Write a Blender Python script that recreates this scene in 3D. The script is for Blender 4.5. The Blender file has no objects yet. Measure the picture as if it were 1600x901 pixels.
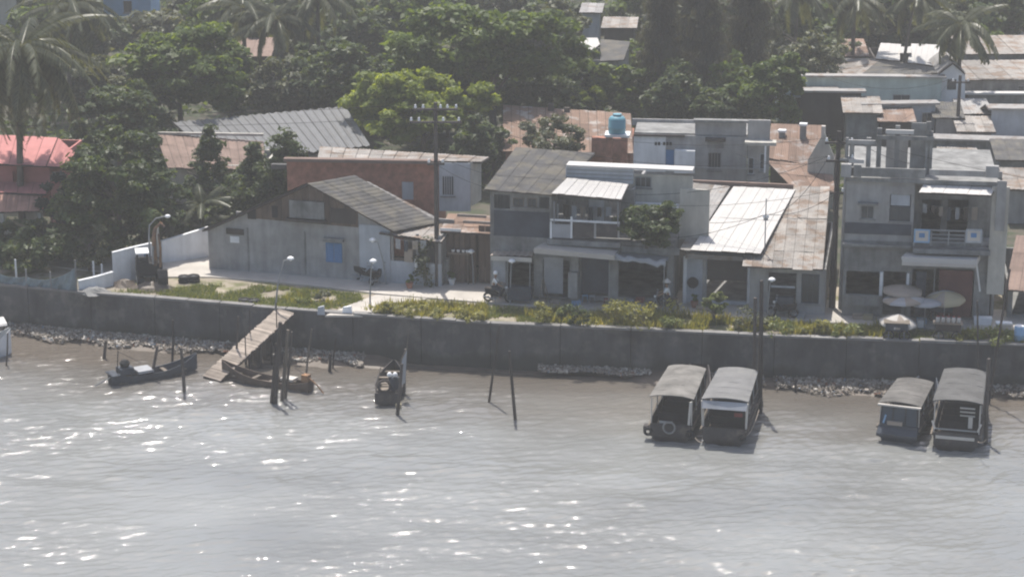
import bpy, math, random
import numpy as np
from mathutils import Vector, Matrix

# ---------------------------------------------------------------- scene, camera, light
S = bpy.context.scene
col = S.collection
R = math.radians
CAM_H, FPX, PITCH = 40.0, 3600.0, R(16.0)      # camera 40 m above the river, long lens, 16 degrees down
cd = bpy.data.cameras.new('camera'); cam = bpy.data.objects.new('camera', cd); col.objects.link(cam)
cam.location = (0, 0, CAM_H); cam.rotation_euler = (R(90) - PITCH, 0, 0)
cd.sensor_width = 36.0; cd.lens = 36.0 * FPX / 1600.0; cd.clip_start = 1.0; cd.clip_end = 3000
S.camera = cam
SUN_EL, SUN_AZ = R(66.0), R(-12.0)               # azimuth measured from +Y towards +X
w = bpy.data.worlds.new('World'); S.world = w; w.use_nodes = True
nt = w.node_tree; nt.nodes.clear()
sky = nt.nodes.new('ShaderNodeTexSky'); sky.sky_type = 'NISHITA'; sky.sun_disc = False
sky.sun_elevation = SUN_EL; sky.sun_rotation = SUN_AZ; sky.dust_density = 3.0; sky.air_density = 1.0; sky.ozone_density = 1.0
bg = nt.nodes.new('ShaderNodeBackground'); bg.inputs[1].default_value = 0.12
wo = nt.nodes.new('ShaderNodeOutputWorld')
nt.links.new(sky.outputs[0], bg.inputs[0]); nt.links.new(bg.outputs[0], wo.inputs[0])
sl = bpy.data.lights.new('sun', 'SUN'); sl.energy = 4.1; sl.angle = R(0.55); sl.color = (1.0, 0.95, 0.87)
sun = bpy.data.objects.new('sun', sl); col.objects.link(sun)
sd = Vector((math.sin(SUN_AZ) * math.cos(SUN_EL), math.cos(SUN_AZ) * math.cos(SUN_EL), math.sin(SUN_EL)))
sun.rotation_euler = sd.to_track_quat('Z', 'Y').to_euler(); sun.location = (0, 200, 200)
S.view_settings.view_transform = 'Standard'; S.view_settings.look = 'None'
S.view_settings.exposure = 0.42; S.view_settings.gamma = 1.0; S.view_settings.use_curve_mapping = False
S.cycles.use_denoising = True; S.cycles.filter_width = 2.1; S.cycles.max_bounces = 6; S.cycles.volume_bounces = 1
S.cycles.transparent_max_bounces = 6; S.cycles.caustics_reflective = False; S.cycles.caustics_refractive = False

G = 2.6                                          # level of the bank above the river
rnd = random.Random(7)
nrng = np.random.default_rng(11)

# ---------------------------------------------------------------- geometry helpers
def ray(px, py):
    a = (px - 800) / FPX; b = -(py - 450.5) / FPX
    return Vector((a, math.cos(PITCH) + b * math.sin(PITCH), -math.sin(PITCH) + b * math.cos(PITCH)))
def P(px, py, z=G):
    d = ray(px, py); t = (z - CAM_H) / d.z
    return Vector((d.x * t, d.y * t, z))
def PY(px, py, Y):
    d = ray(px, py); t = Y / d.y
    return Vector((d.x * t, Y, CAM_H + d.z * t))

class Frame:
    """a house's own axes: u along its front (right), v into the plot (away), z up from its ground"""
    def __init__(s, origin, deg):
        s.o = Vector(origin); s.a = R(deg)
        s.U = Vector((math.cos(s.a), math.sin(s.a), 0)); s.V = Vector((-math.sin(s.a), math.cos(s.a), 0))
    def p(s, px, py, v):                         # point where the sight line meets the plane v
        d = ray(px, py); c = Vector((0, 0, CAM_H))
        t = (v - (c - s.o).dot(s.V)) / d.dot(s.V)
        q = c + d * t - s.o
        return Vector((q.dot(s.U), v, q.z))
    def g(s, px, py, z):                         # point where it meets the level z (local)
        q = P(px, py, z + s.o.z) - s.o
        return Vector((q.dot(s.U), q.dot(s.V), z))
    def w(s, u, v, z=0):
        return s.o + s.U * u + s.V * v + Vector((0, 0, z))

class MB:
    def __init__(s): s.v = []; s.f = []
    def add(s, vs, fs):
        n = len(s.v); s.v += [tuple(x) for x in vs]; s.f += [tuple(i + n for i in f) for f in fs]; return s
    def box(s, u0, u1, v0, v1, z0, z1):
        vs = [(u0, v0, z0), (u1, v0, z0), (u1, v1, z0), (u0, v1, z0), (u0, v0, z1), (u1, v0, z1), (u1, v1, z1), (u0, v1, z1)]
        return s.add(vs, [(0, 3, 2, 1), (4, 5, 6, 7), (0, 1, 5, 4), (1, 2, 6, 5), (2, 3, 7, 6), (3, 0, 4, 7)])
    def hexa(s, b, t):                           # bottom quad, top quad
        return s.add(list(b) + list(t), [(0, 3, 2, 1), (4, 5, 6, 7), (0, 1, 5, 4), (1, 2, 6, 5), (2, 3, 7, 6), (3, 0, 4, 7)])
    def prism(s, poly, off):                     # extrude a polygon by an offset vector
        n = len(poly); off = Vector(off); a = [Vector(p) for p in poly]; b = [p + off for p in a]
        fs = [tuple(range(n - 1, -1, -1)), tuple(range(n, 2 * n))] + [(i, (i + 1) % n, n + (i + 1) % n, n + i) for i in range(n)]
        return s.add(a + b, fs)
    def tube(s, pts, r, n=6, r2=None):
        pts = [Vector(p) for p in pts]; m = len(pts); vs = []
        for i, p in enumerate(pts):
            d = (pts[min(i + 1, m - 1)] - pts[max(i - 1, 0)]).normalized()
            x = d.orthogonal().normalized() if abs(d.z) > .9 else Vector((0, 0, 1)).cross(d).normalized()
            y = d.cross(x)
            rr = r if r2 is None else r + (r2 - r) * i / (m - 1)
            if isinstance(r, (list, tuple)): rr = r[i]
            vs += [p + x * rr * math.cos(2 * math.pi * k / n) + y * rr * math.sin(2 * math.pi * k / n) for k in range(n)]
        fs = [(i * n + k, i * n + (k + 1) % n, (i + 1) * n + (k + 1) % n, (i + 1) * n + k) for i in range(m - 1) for k in range(n)]
        fs += [tuple(range(n - 1, -1, -1)), tuple((m - 1) * n + k for k in range(n))]
        return s.add(vs, fs)
    def lathe(s, prof, n=12, c=(0, 0, 0)):
        m = len(prof); vs = [(c[0] + r * math.cos(2 * math.pi * k / n), c[1] + r * math.sin(2 * math.pi * k / n), c[2] + z) for r, z in prof for k in range(n)]
        fs = [(i * n + k, i * n + (k + 1) % n, (i + 1) * n + (k + 1) % n, (i + 1) * n + k) for i in range(m - 1) for k in range(n)]
        fs += [tuple(range(n - 1, -1, -1)), tuple((m - 1) * n + k for k in range(n))]
        return s.add(vs, fs)
    def torus(s, c, R0, r0, ax='u', n=14, m=6):
        vs = []
        for i in range(n):
            t = 2 * math.pi * i / n
            for j in range(m):
                q = 2 * math.pi * j / m; rr = R0 + r0 * math.cos(q); h = r0 * math.sin(q)
                a, b = rr * math.cos(t), rr * math.sin(t)
                vs.append({'u': (c[0] + h, c[1] + a, c[2] + b), 'v': (c[0] + a, c[1] + h, c[2] + b), 'z': (c[0] + a, c[1] + b, c[2] + h)}[ax])
        fs = [(i * m + j, ((i + 1) % n) * m + j, ((i + 1) % n) * m + (j + 1) % m, i * m + (j + 1) % m) for i in range(n) for j in range(m)]
        return s.add(vs, fs)
    def mesh(s, name, smooth=False):
        me = bpy.data.meshes.new(name); me.from_pydata(s.v, [], s.f); me.update()
        if smooth: me.polygons.foreach_set('use_smooth', [True] * len(me.polygons))
        return me
    def build(s, name, mat, parent=None, smooth=False, label=None):
        return link(name, s.mesh(name, smooth), mat, parent, label)

def link(name, me, mat, parent=None, label=None):
    o = bpy.data.objects.new(name, me); col.objects.link(o); o.parent = parent
    if mat is not None and len(me.materials) == 0: me.materials.append(mat)
    if label: o['label'] = label
    return o
def tag(o, label, cat, group=None):
    o['label'] = label; o['category'] = cat
    if group: o['group'] = group
    return o
def thing(name, label, cat, loc=(0, 0, 0), rz=0.0, group=None):
    o = bpy.data.objects.new(name, None); col.objects.link(o); o.empty_display_size = .3
    o.location = loc; o.rotation_euler = (0, 0, rz)
    return tag(o, label, cat, group)
def struct(o):
    o['kind'] = 'structure'; return o
def copy_tree(o, parent=None):
    c = o.copy(); col.objects.link(c); c.parent = parent
    for ch in list(o.children): copy_tree(ch, c)
    return c
def np_mesh(name, V, nper, tint=None, mat=None):
    """many equal polygons of nper corners, from an array (n*nper, 3)"""
    me = bpy.data.meshes.new(name); nv = len(V); nf = nv // nper
    me.vertices.add(nv); me.vertices.foreach_set('co', np.ascontiguousarray(V, dtype=np.float32).ravel())
    me.loops.add(nv); me.loops.foreach_set('vertex_index', np.arange(nv, dtype=np.int32))
    me.polygons.add(nf); me.polygons.foreach_set('loop_start', np.arange(0, nv, nper, dtype=np.int32))
    if tint is not None:
        at = me.attributes.new('tint', 'FLOAT', 'POINT'); at.data.foreach_set('value', np.repeat(tint, nper).astype(np.float32))
    me.update(calc_edges=True); me.validate()
    if mat: me.materials.append(mat)
    return me

# ---------------------------------------------------------------- materials
MATS = {}
def mat(name, c, rough=.85, var=.18, scale=1.2, streak=.0, rust=None, rustamt=.0, obrand=.0, metal=0, bump=.15, spec=.3, wave=0):
    """plain procedural surface: colour mottled by noise, rain streaks, stains of a second colour, and a per-piece shade"""
    if name in MATS: return MATS[name]
    m = bpy.data.materials.new(name); m.use_nodes = True; t = m.node_tree; N, L = t.nodes, t.links
    b = N['Principled BSDF']; b.inputs['Roughness'].default_value = rough; b.inputs['Metallic'].default_value = metal
    b.inputs['Specular IOR Level'].default_value = spec
    geo = N.new('ShaderNodeNewGeometry')
    def noise(sc, det=5, zs=1.0):
        mp = N.new('ShaderNodeMapping'); mp.inputs['Scale'].default_value = (sc, sc, sc * zs)
        L.new(geo.outputs['Position'], mp.inputs['Vector'])
        n = N.new('ShaderNodeTexNoise'); n.inputs['Scale'].default_value = 1; n.inputs['Detail'].default_value = det
        n.inputs['Roughness'].default_value = .62; L.new(mp.outputs[0], n.inputs['Vector']); return n
    def mul(a, lo, hi):
        r = N.new('ShaderNodeMapRange'); r.inputs['From Min'].default_value = .3; r.inputs['From Max'].default_value = .7
        r.inputs['To Min'].default_value = lo; r.inputs['To Max'].default_value = hi; L.new(a, r.inputs['Value']); return r.outputs[0]
    n1 = noise(scale); f = mul(n1.outputs[0], 1 - var, 1 + var)
    if streak:
        n2 = noise(1.5, 6, .16); g = mul(n2.outputs[0], 1 - streak, 1 + streak * .5)
        mm = N.new('ShaderNodeMath'); mm.operation = 'MULTIPLY'; L.new(f, mm.inputs[0]); L.new(g, mm.inputs[1]); f = mm.outputs[0]
    if obrand:
        oi = N.new('ShaderNodeObjectInfo'); r = N.new('ShaderNodeMapRange')
        r.inputs['To Min'].default_value = 1 - obrand; r.inputs['To Max'].default_value = 1 + obrand
        L.new(oi.outputs['Random'], r.inputs['Value'])
        mm = N.new('ShaderNodeMath'); mm.operation = 'MULTIPLY'; L.new(f, mm.inputs[0]); L.new(r.outputs[0], mm.inputs[1]); f = mm.outputs[0]
    base = N.new('ShaderNodeRGB'); base.outputs[0].default_value = (*c, 1); cur = base.outputs[0]
    if rust:
        n3 = noise(.9, 6); r = N.new('ShaderNodeMapRange'); r.inputs['From Min'].default_value = .62 - rustamt * .3
        r.inputs['From Max'].default_value = .74 - rustamt * .3; L.new(n3.outputs[0], r.inputs['Value'])
        mx = N.new('ShaderNodeMix'); mx.data_type = 'RGBA'; L.new(r.outputs[0], mx.inputs[0]); L.new(cur, mx.inputs[6]); mx.inputs[7].default_value = (*rust, 1); cur = mx.outputs[2]
    vm = N.new('ShaderNodeVectorMath'); vm.operation = 'SCALE'; L.new(cur, vm.inputs[0]); L.new(f, vm.inputs['Scale'])
    L.new(vm.outputs[0], b.inputs['Base Color'])
    if bump:
        bp = N.new('ShaderNodeBump'); bp.inputs['Strength'].default_value = bump; bp.inputs['Distance'].default_value = .05
        n4 = noise(6, 3); L.new(n4.outputs[0], bp.inputs['Height']); L.new(bp.outputs[0], b.inputs['Normal'])
    MATS[name] = m; return m
def leafmat(name, dark, light, trans=.4, rough=.5, dry=None):
    if name in MATS: return MATS[name]
    m = bpy.data.materials.new(name); m.use_nodes = True; t = m.node_tree; N, L = t.nodes, t.links
    b = N['Principled BSDF']; b.inputs['Roughness'].default_value = rough; b.inputs['Specular IOR Level'].default_value = .35
    at = N.new('ShaderNodeAttribute'); at.attribute_name = 'tint'
    cr = N.new('ShaderNodeValToRGB'); cr.color_ramp.elements[0].color = (*dark, 1); cr.color_ramp.elements[1].color = (*light, 1)
    if dry:
        e = cr.color_ramp.elements.new(.93); e.color = (*light, 1); cr.color_ramp.elements[2].color = (*dry, 1)
    L.new(at.outputs['Fac'], cr.inputs[0]); L.new(cr.outputs[0], b.inputs['Base Color'])
    tr = N.new('ShaderNodeBsdfTranslucent'); 
    sc = N.new('ShaderNodeVectorMath'); sc.operation = 'MULTIPLY'; sc.inputs[1].default_value = (1.5, 1.35, .5); L.new(cr.outputs[0], sc.inputs[0]); L.new(sc.outputs[0], tr.inputs[0])
    mx = N.new('ShaderNodeMixShader'); mx.inputs[0].default_value = trans; L.new(b.outputs[0], mx.inputs[1]); L.new(tr.outputs[0], mx.inputs[2])
    L.new(mx.outputs[0], N['Material Output'].inputs[0])
    MATS[name] = m; return m

M_conc = mat('grey_render', (.335, .33, .325), streak=.3, var=.18)
M_concw = mat('weathered_concrete', (.235, .235, .23), streak=.38, var=.28)
M_white = mat('whitewashed_wall', (.76, .77, .78), streak=.18, var=.08)
M_cream = mat('cream_wall', (.50, .48, .43), streak=.25, var=.12)
M_blueish = mat('pale_blue_wall', (.43, .46, .50), streak=.22, var=.1)
M_green = mat('pale_green_wall', (.46, .54, .51), streak=.2, var=.1)
M_dark = mat('dark_timber', (.07, .06, .055), streak=.2)
M_brown = mat('brown_boards', (.13, .095, .075), streak=.3, obrand=.25)
M_brick = mat('red_brick', (.36, .17, .12), var=.34, scale=2.5, streak=.15)
M_metal = mat('galvanised_sheet', (.29, .28, .27), rough=.6, obrand=.18, rust=(.20, .15, .12), rustamt=.3, streak=.12, spec=.4)
M_fibro = mat('fibre_cement_sheet', (.088, .086, .085), obrand=.08, var=.22, rust=(.13, .12, .10), rustamt=.5)
M_rust = mat('rusty_sheet', (.215, .145, .11), obrand=.2, rust=(.33, .30, .28), rustamt=.3, streak=.1)
M_tin = mat('rusty_tin_mix', (.285, .265, .245), obrand=.22, rust=(.21, .16, .125), rustamt=.45, streak=.15)
M_wsheet = mat('white_sheet', (.53, .515, .495), rough=.6, var=.04, obrand=.03)
M_pink = mat('pink_roof_sheet', (.45, .19, .18), var=.1, obrand=.05)
M_pinkwall = mat('dull_red_wall', (.42, .17, .155), var=.12)
M_tile = mat('clay_tile_sheet', (.21, .15, .125), var=.2, obrand=.15)
M_blue = mat('blue_paint', (.10, .22, .42), var=.12)
M_tank = mat('blue_tank_plastic', (.14, .32, .39), rough=.45, var=.06)
M_glass = mat('dark_glass', (.04, .05, .06), rough=.15, var=.05, bump=0, spec=.5)
M_black = mat('black_rubber', (.025, .025, .027), var=.2)
M_steel = mat('grey_steel', (.25, .26, .27), rough=.5, var=.1)
M_lampwhite = mat('white_lamp_glass', (.85, .85, .85), rough=.3, var=.02, bump=0)
M_wood = mat('grey_driftwood', (.17, .145, .12), var=.3, streak=.3, obrand=.25)
M_pile = mat('dark_wet_timber', (.075, .065, .06), var=.3, streak=.3, obrand=.3)
M_plank = mat('sunbleached_plank', (.33, .28, .235), var=.25, obrand=.28)
M_hull = mat('dark_hull_paint', (.06, .055, .055), var=.3, rust=(.12, .10, .09), rustamt=.2)
M_hullblue = mat('blue_grey_hull_paint', (.06, .07, .088), var=.25)
M_sea = mat('stained_seawall', (.094, .092, .092), streak=.3, var=.4, obrand=.05, scale=.35, rust=(.15, .143, .132), rustamt=.4)
_t = M_sea.node_tree; _N, _L = _t.nodes, _t.links                    # algae and damp below the tide line
_b = _N['Principled BSDF']; _old = _b.inputs['Base Color'].links[0].from_socket
_g = _N.new('ShaderNodeNewGeometry'); _sx = _N.new('ShaderNodeSeparateXYZ'); _L.new(_g.outputs['Position'], _sx.inputs[0])
_mp = _N.new('ShaderNodeMapping'); _mp.inputs['Scale'].default_value = (.9, .9, .5); _L.new(_g.outputs['Position'], _mp.inputs[0])
_n = _N.new('ShaderNodeTexNoise'); _n.inputs['Scale'].default_value = 1; _n.inputs['Detail'].default_value = 6; _L.new(_mp.outputs[0], _n.inputs['Vector'])
_a = _N.new('ShaderNodeMath'); _a.operation = 'MULTIPLY_ADD'; _a.inputs[1].default_value = 1.6; _L.new(_n.outputs[0], _a.inputs[0]); _L.new(_sx.outputs[2], _a.inputs[2])
_r = _N.new('ShaderNodeMapRange'); _r.inputs['From Min'].default_value = 1.35; _r.inputs['From Max'].default_value = 1.85; _r.inputs['To Min'].default_value = .8; _r.inputs['To Max'].default_value = 0; _L.new(_a.outputs[0], _r.inputs['Value'])
_m = _N.new('ShaderNodeMix'); _m.data_type = 'RGBA'; _m.inputs[7].default_value = (.05, .052, .042, 1); _L.new(_r.outputs[0], _m.inputs[0]); _L.new(_old, _m.inputs[6]); _L.new(_m.outputs[2], _b.inputs['Base Color'])
M_cope = mat('seawall_coping', (.20, .195, .19), var=.25, obrand=.1)
M_path = mat('pale_concrete_path', (.46, .43, .39), var=.15, scale=.8)
M_dirt = mat('sandy_soil', (.30, .26, .205), var=.28, scale=.5, rust=(.16, .16, .08), rustamt=.5)
M_mud = mat('wet_river_mud', (.125, .10, .08), rough=.5, var=.25, scale=.8)
M_tan = mat('tan_canvas', (.31, .265, .225), var=.1)
M_yellow = mat('yellow_canvas', (.38, .33, .22), var=.08)
M_skyblue = mat('sky_blue_canvas', (.25, .40, .58), var=.08)
M_offwhite = mat('offwhite_canvas', (.52, .49, .45), var=.1)
M_tarp = mat('grey_tarpaulin', (.33, .34, .36), rough=.5, var=.15)
M_bark = mat('bark', (.13, .11, .09), var=.3, streak=.2)
M_skin = mat('skin', (.33, .20, .14), var=.05, bump=0)
M_shirt = mat('white_shirt', (.75, .75, .75), var=.05, bump=0)
M_trouser = mat('dark_trousers', (.05, .055, .07), var=.1, bump=0)
M_ochre = mat('rusty_orange_paint', (.30, .17, .09), var=.25, rust=(.12, .08, .06), rustamt=.4)
M_red = mat('red_cloth', (.20, .06, .055), var=.1)
HAZE = 0.0006
# ================================================================ SETTING
TOP = [(-520, 400), (-260, 425), (0, 447), (130, 459), (330, 475), (470, 487), (640, 499), (800, 509), (1000, 517), (1200, 527), (1400, 534), (1600, 541), (1860, 549), (2150, 558)]
WL = [P(x, y, G) for x, y in TOP]                # front edge of the seawall, plan line
def wall_y(x):
    for a, b in zip(WL, WL[1:]):
        if a.x <= x <= b.x: return a.y + (b.y - a.y) * (x - a.x) / (b.x - a.x)
    return WL[0].y if x < WL[0].x else WL[-1].y
# ground
pl = [Vector((-700, WL[0].y + .3, G))] + [p + Vector((0, .3, 0)) for p in WL] + [Vector((700, WL[-1].y + .3, G))]
mb = MB(); n = len(pl)
mb.add([p for p in pl] + [Vector((p.x, 1500, G)) for p in pl], [(i, i + 1, n + i + 1, n + i) for i in range(n - 1)])
struct(mb.build('ground', M_dirt))
bk = [P(-300, 372), P(60, 380), P(320, 396), P(520, 405), P(690, 412), P(780, 425), P(1060, 440), P(1300, 455), P(1600, 470), P(1900, 480)]
mb = MB(); n = len(bk); mb.add([Vector((p.x, p.y + 1.0, G + .006)) for p in bk] + [Vector((p.x * 4, 900, G + .006)) for p in bk], [(i, i + 1, n + i + 1, n + i) for i in range(n - 1)])
struct(mb.build('back_yards', mat('leaf_litter_soil', (.075, .068, .05), var=.35, scale=.4, rust=(.04, .05, .025), rustamt=.6)))
# river: finely waved where it is seen, plain beyond
def axis(lo, a, b, hi, st):
    l = a - np.geomspace(st, a - lo, 22)[::-1]; r = b + np.geomspace(st, hi - b, 22)
    return np.concatenate([l, np.arange(a, b, st), r])
X = axis(-700, -31, 31, 700, .085); Y = axis(-400, 92, 130.5, 140, .095)
XX, YY = np.meshgrid(X, Y); ZZ = np.zeros_like(XX)
inside = np.clip(1 - np.maximum(np.abs(XX) - 36, 0) / 20, 0, 1) * np.clip(1 - np.maximum(85 - YY, 0) / 20, 0, 1)
wy = np.interp(XX, [p.x for p in WL], [p.y for p in WL])
shore = np.clip((wy - YY) / 5, .2, 1)           # calmer in the lee of the wall
for k in range(80):
    lam = math.exp(rnd.uniform(math.log(.3), math.log(4.5))); th = rnd.gauss(R(97), R(30)); kk = 2 * math.pi / lam
    amp = (.041 if lam < .9 else .016) / kk * rnd.uniform(.6, 1.4)
    ph = rnd.uniform(0, 6.28)
    ZZ += amp * np.sin(kk * (XX * math.cos(th) + YY * math.sin(th)) + ph + .8 * np.sin(XX * .13 * rnd.uniform(.5, 2) + YY * .11 * rnd.uniform(.5, 2) + ph))
patch = .8 + .3 * np.sin(XX * .16 + 1.3 * np.sin(YY * .13)) * np.sin(YY * .21 + .9 * np.sin(XX * .1))
ZZ *= inside * shore * patch
V = np.stack([XX, YY, ZZ], -1).reshape(-1, 3); ny, nx = XX.shape
idx = np.arange(ny * nx).reshape(ny, nx)
Q = np.stack([idx[:-1, :-1], idx[:-1, 1:], idx[1:, 1:], idx[1:, :-1]], -1).reshape(-1, 4)
me = bpy.data.meshes.new('river_water'); me.vertices.add(len(V)); me.vertices.foreach_set('co', V.astype(np.float32).ravel())
me.loops.add(Q.size); me.loops.foreach_set('vertex_index', Q.astype(np.int32).ravel())
me.polygons.add(len(Q)); me.polygons.foreach_set('loop_start', np.arange(0, Q.size, 4, dtype=np.int32)); me.polygons.foreach_set('use_smooth', np.ones(len(Q), bool))
me.update(calc_edges=True)
m = bpy.data.materials.new('muddy_river'); m.use_nodes = True; t = m.node_tree; N, L = t.nodes, t.links
b = N['Principled BSDF']; b.inputs['Base Color'].default_value = (.165, .145, .12, 1); b.inputs['Roughness'].default_value = .07; b.inputs['IOR'].default_value = 1.6
geo = N.new('ShaderNodeNewGeometry')
def wn(sx, sy, det):
    mp = N.new('ShaderNodeMapping'); mp.inputs['Scale'].default_value = (sx, sy, 1); L.new(geo.outputs['Position'], mp.inputs['Vector'])
    q = N.new('ShaderNodeTexNoise'); q.inputs['Scale'].default_value = 1; q.inputs['Detail'].default_value = det; L.new(mp.outputs[0], q.inputs['Vector']); return q.outputs[0]
bp = N.new('ShaderNodeBump'); bp.inputs['Distance'].default_value = .026
gs = N.new('ShaderNodeMapRange'); gs.inputs['From Min'].default_value = .38; gs.inputs['From Max'].default_value = .62; gs.inputs['To Min'].default_value = .35; gs.inputs['To Max'].default_value = 1.0; L.new(wn(.09, .22, 3), gs.inputs['Value']); L.new(gs.outputs[0], bp.inputs['Strength'])   # gusts
L.new(wn(6.0, 13.0, 3), bp.inputs['Height']); L.new(bp.outputs[0], b.inputs['Normal'])
cr = N.new('ShaderNodeMapRange'); cr.inputs['From Min'].default_value = .3; cr.inputs['From Max'].default_value = .7; cr.inputs['To Min'].default_value = .8; cr.inputs['To Max'].default_value = 1.2
L.new(wn(.08, .12, 3), cr.inputs['Value']); vm = N.new('ShaderNodeVectorMath'); vm.operation = 'SCALE'; 
sx = N.new('ShaderNodeSeparateXYZ'); L.new(geo.outputs['Position'], sx.inputs[0])       # silt stirred up along the bank
ml = N.new('ShaderNodeMath'); ml.operation = 'MULTIPLY_ADD'; ml.inputs[1].default_value = .165; L.new(sx.outputs[0], ml.inputs[0]); L.new(sx.outputs[1], ml.inputs[2])
nz = N.new('ShaderNodeMath'); nz.operation = 'MULTIPLY_ADD'; nz.inputs[1].default_value = 7.0; L.new(wn(.12, .3, 3), nz.inputs[0]); L.new(ml.outputs[0], nz.inputs[2])
mr = N.new('ShaderNodeMapRange'); mr.inputs['From Min'].default_value = 115.0; mr.inputs['From Max'].default_value = 125.5; L.new(nz.outputs[0], mr.inputs['Value'])
mxc = N.new('ShaderNodeMix'); mxc.data_type = 'RGBA'; mxc.inputs[6].default_value = (.212, .218, .212, 1); mxc.inputs[7].default_value = (.122, .105, .088, 1); L.new(mr.outputs[0], mxc.inputs[0]); L.new(mxc.outputs[2], vm.inputs[0])
L.new(cr.outputs[0], vm.inputs['Scale']); L.new(vm.outputs[0], b.inputs['Base Color'])
struct(link('river_water', me, m))
# mud bank at the foot of the wall
mb = MB(); q = []
for i in range(61):
    x = -45 + 90 * i / 60; y = wall_y(x)
    out = 2.6 + .9 * math.sin(i * .9) + .5 * math.sin(i * 2.3)
    out *= .6; gap = -.22 if (6.2 > x > -7.4) or x < -60 else 0
    q += [(x, y + .1, .42 + gap * 1.7), (x, y - out * .5, .2 + gap), (x, y - out, -.05), (x, y - out - 2, -.5)]
mb.add(q, [(i * 4 + k, i * 4 + k + 1, i * 4 + k + 5, i * 4 + k + 4) for i in range(60) for k in range(3)])
struct(mb.build('mud_bank', M_mud))

# seawall: cast panels between joints and coping stones
sea = thing('seawall', 'long dark stained concrete seawall along the river edge', 'seawall', (0, 0, 0))
x = -48.0; pi = 0
while x < 46:
    x2 = x + 3.9; a = Vector((x, wall_y(x), 0)); c = Vector((x2 - .03, wall_y(x2 - .03), 0)); off = (pi % 3 - 1) * .012
    d = (c - a).normalized(); nv = Vector((-d.y, d.x, 0))
    a0, c0 = a + nv * off, c + nv * off
    bt = .10
    MB().hexa([a0 - nv * bt + Vector((0, 0, -1.2)), c0 - nv * bt + Vector((0, 0, -1.2)), c + nv * .45 + Vector((0, 0, -1.2)), a + nv * .45 + Vector((0, 0, -1.2))],
              [a0 + Vector((0, 0, G + .02)), c0 + Vector((0, 0, G + .02)), c + nv * .45 + Vector((0, 0, G + .02)), a + nv * .45 + Vector((0, 0, G + .02))]).build('wall_panel', M_sea, sea)
    for h in range(2):
        e0 = a + (c - a) * (h * .5 + .004); e1 = a + (c - a) * (h * .5 + .496); zt = G + .14 + rnd.uniform(-.035, .03)
        MB().hexa([e0 - nv * .05 + Vector((0, 0, G + .022)), e1 - nv * .05 + Vector((0, 0, G + .022)), e1 + nv * .42 + Vector((0, 0, G + .022)), e0 + nv * .42 + Vector((0, 0, G + .022))],
                  [e0 - nv * .05 + Vector((0, 0, zt)), e1 - nv * .05 + Vector((0, 0, zt)), e1 + nv * .42 + Vector((0, 0, zt)), e0 + nv * .42 + Vector((0, 0, zt))]).build('coping_stone', M_cope, sea)
    x = x2; pi += 1

# concrete lane along the houses, with a footpath down to the landing
def sheet_px(name, pts, z, mt, th=.1):
    pp = [P(a, b2, G) for a, b2 in pts]
    mb = MB(); n = len(pp); mb.add([Vector((p.x, p.y, G - .05)) for p in pp] + [Vector((p.x, p.y, z)) for p in pp],
        [tuple(range(n, 2 * n))] + [(i, (i + 1) % n, n + (i + 1) % n, n + i) for i in range(n)])
    return struct(mb.build(name, mt))
sheet_px('lane', [(-60, 400), (120, 422), (250, 434), (330, 434), (420, 441), (500, 449), (590, 460), (660, 466), (760, 474), (900, 484), (1060, 492), (1210, 501), (1420, 512), (1650, 520), (1650, 488), (1400, 480), (1290, 470), (1060, 455), (770, 440), (760, 420), (690, 418), (690, 430), (500, 418), (330, 402), (255, 395), (80, 392), (-60, 380)], G + .075, M_path)
sheet_px('footpath', [(588, 461.5), (668, 467.5), (566, 494), (508, 494), (545, 478)], G + .06, M_path)

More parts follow.
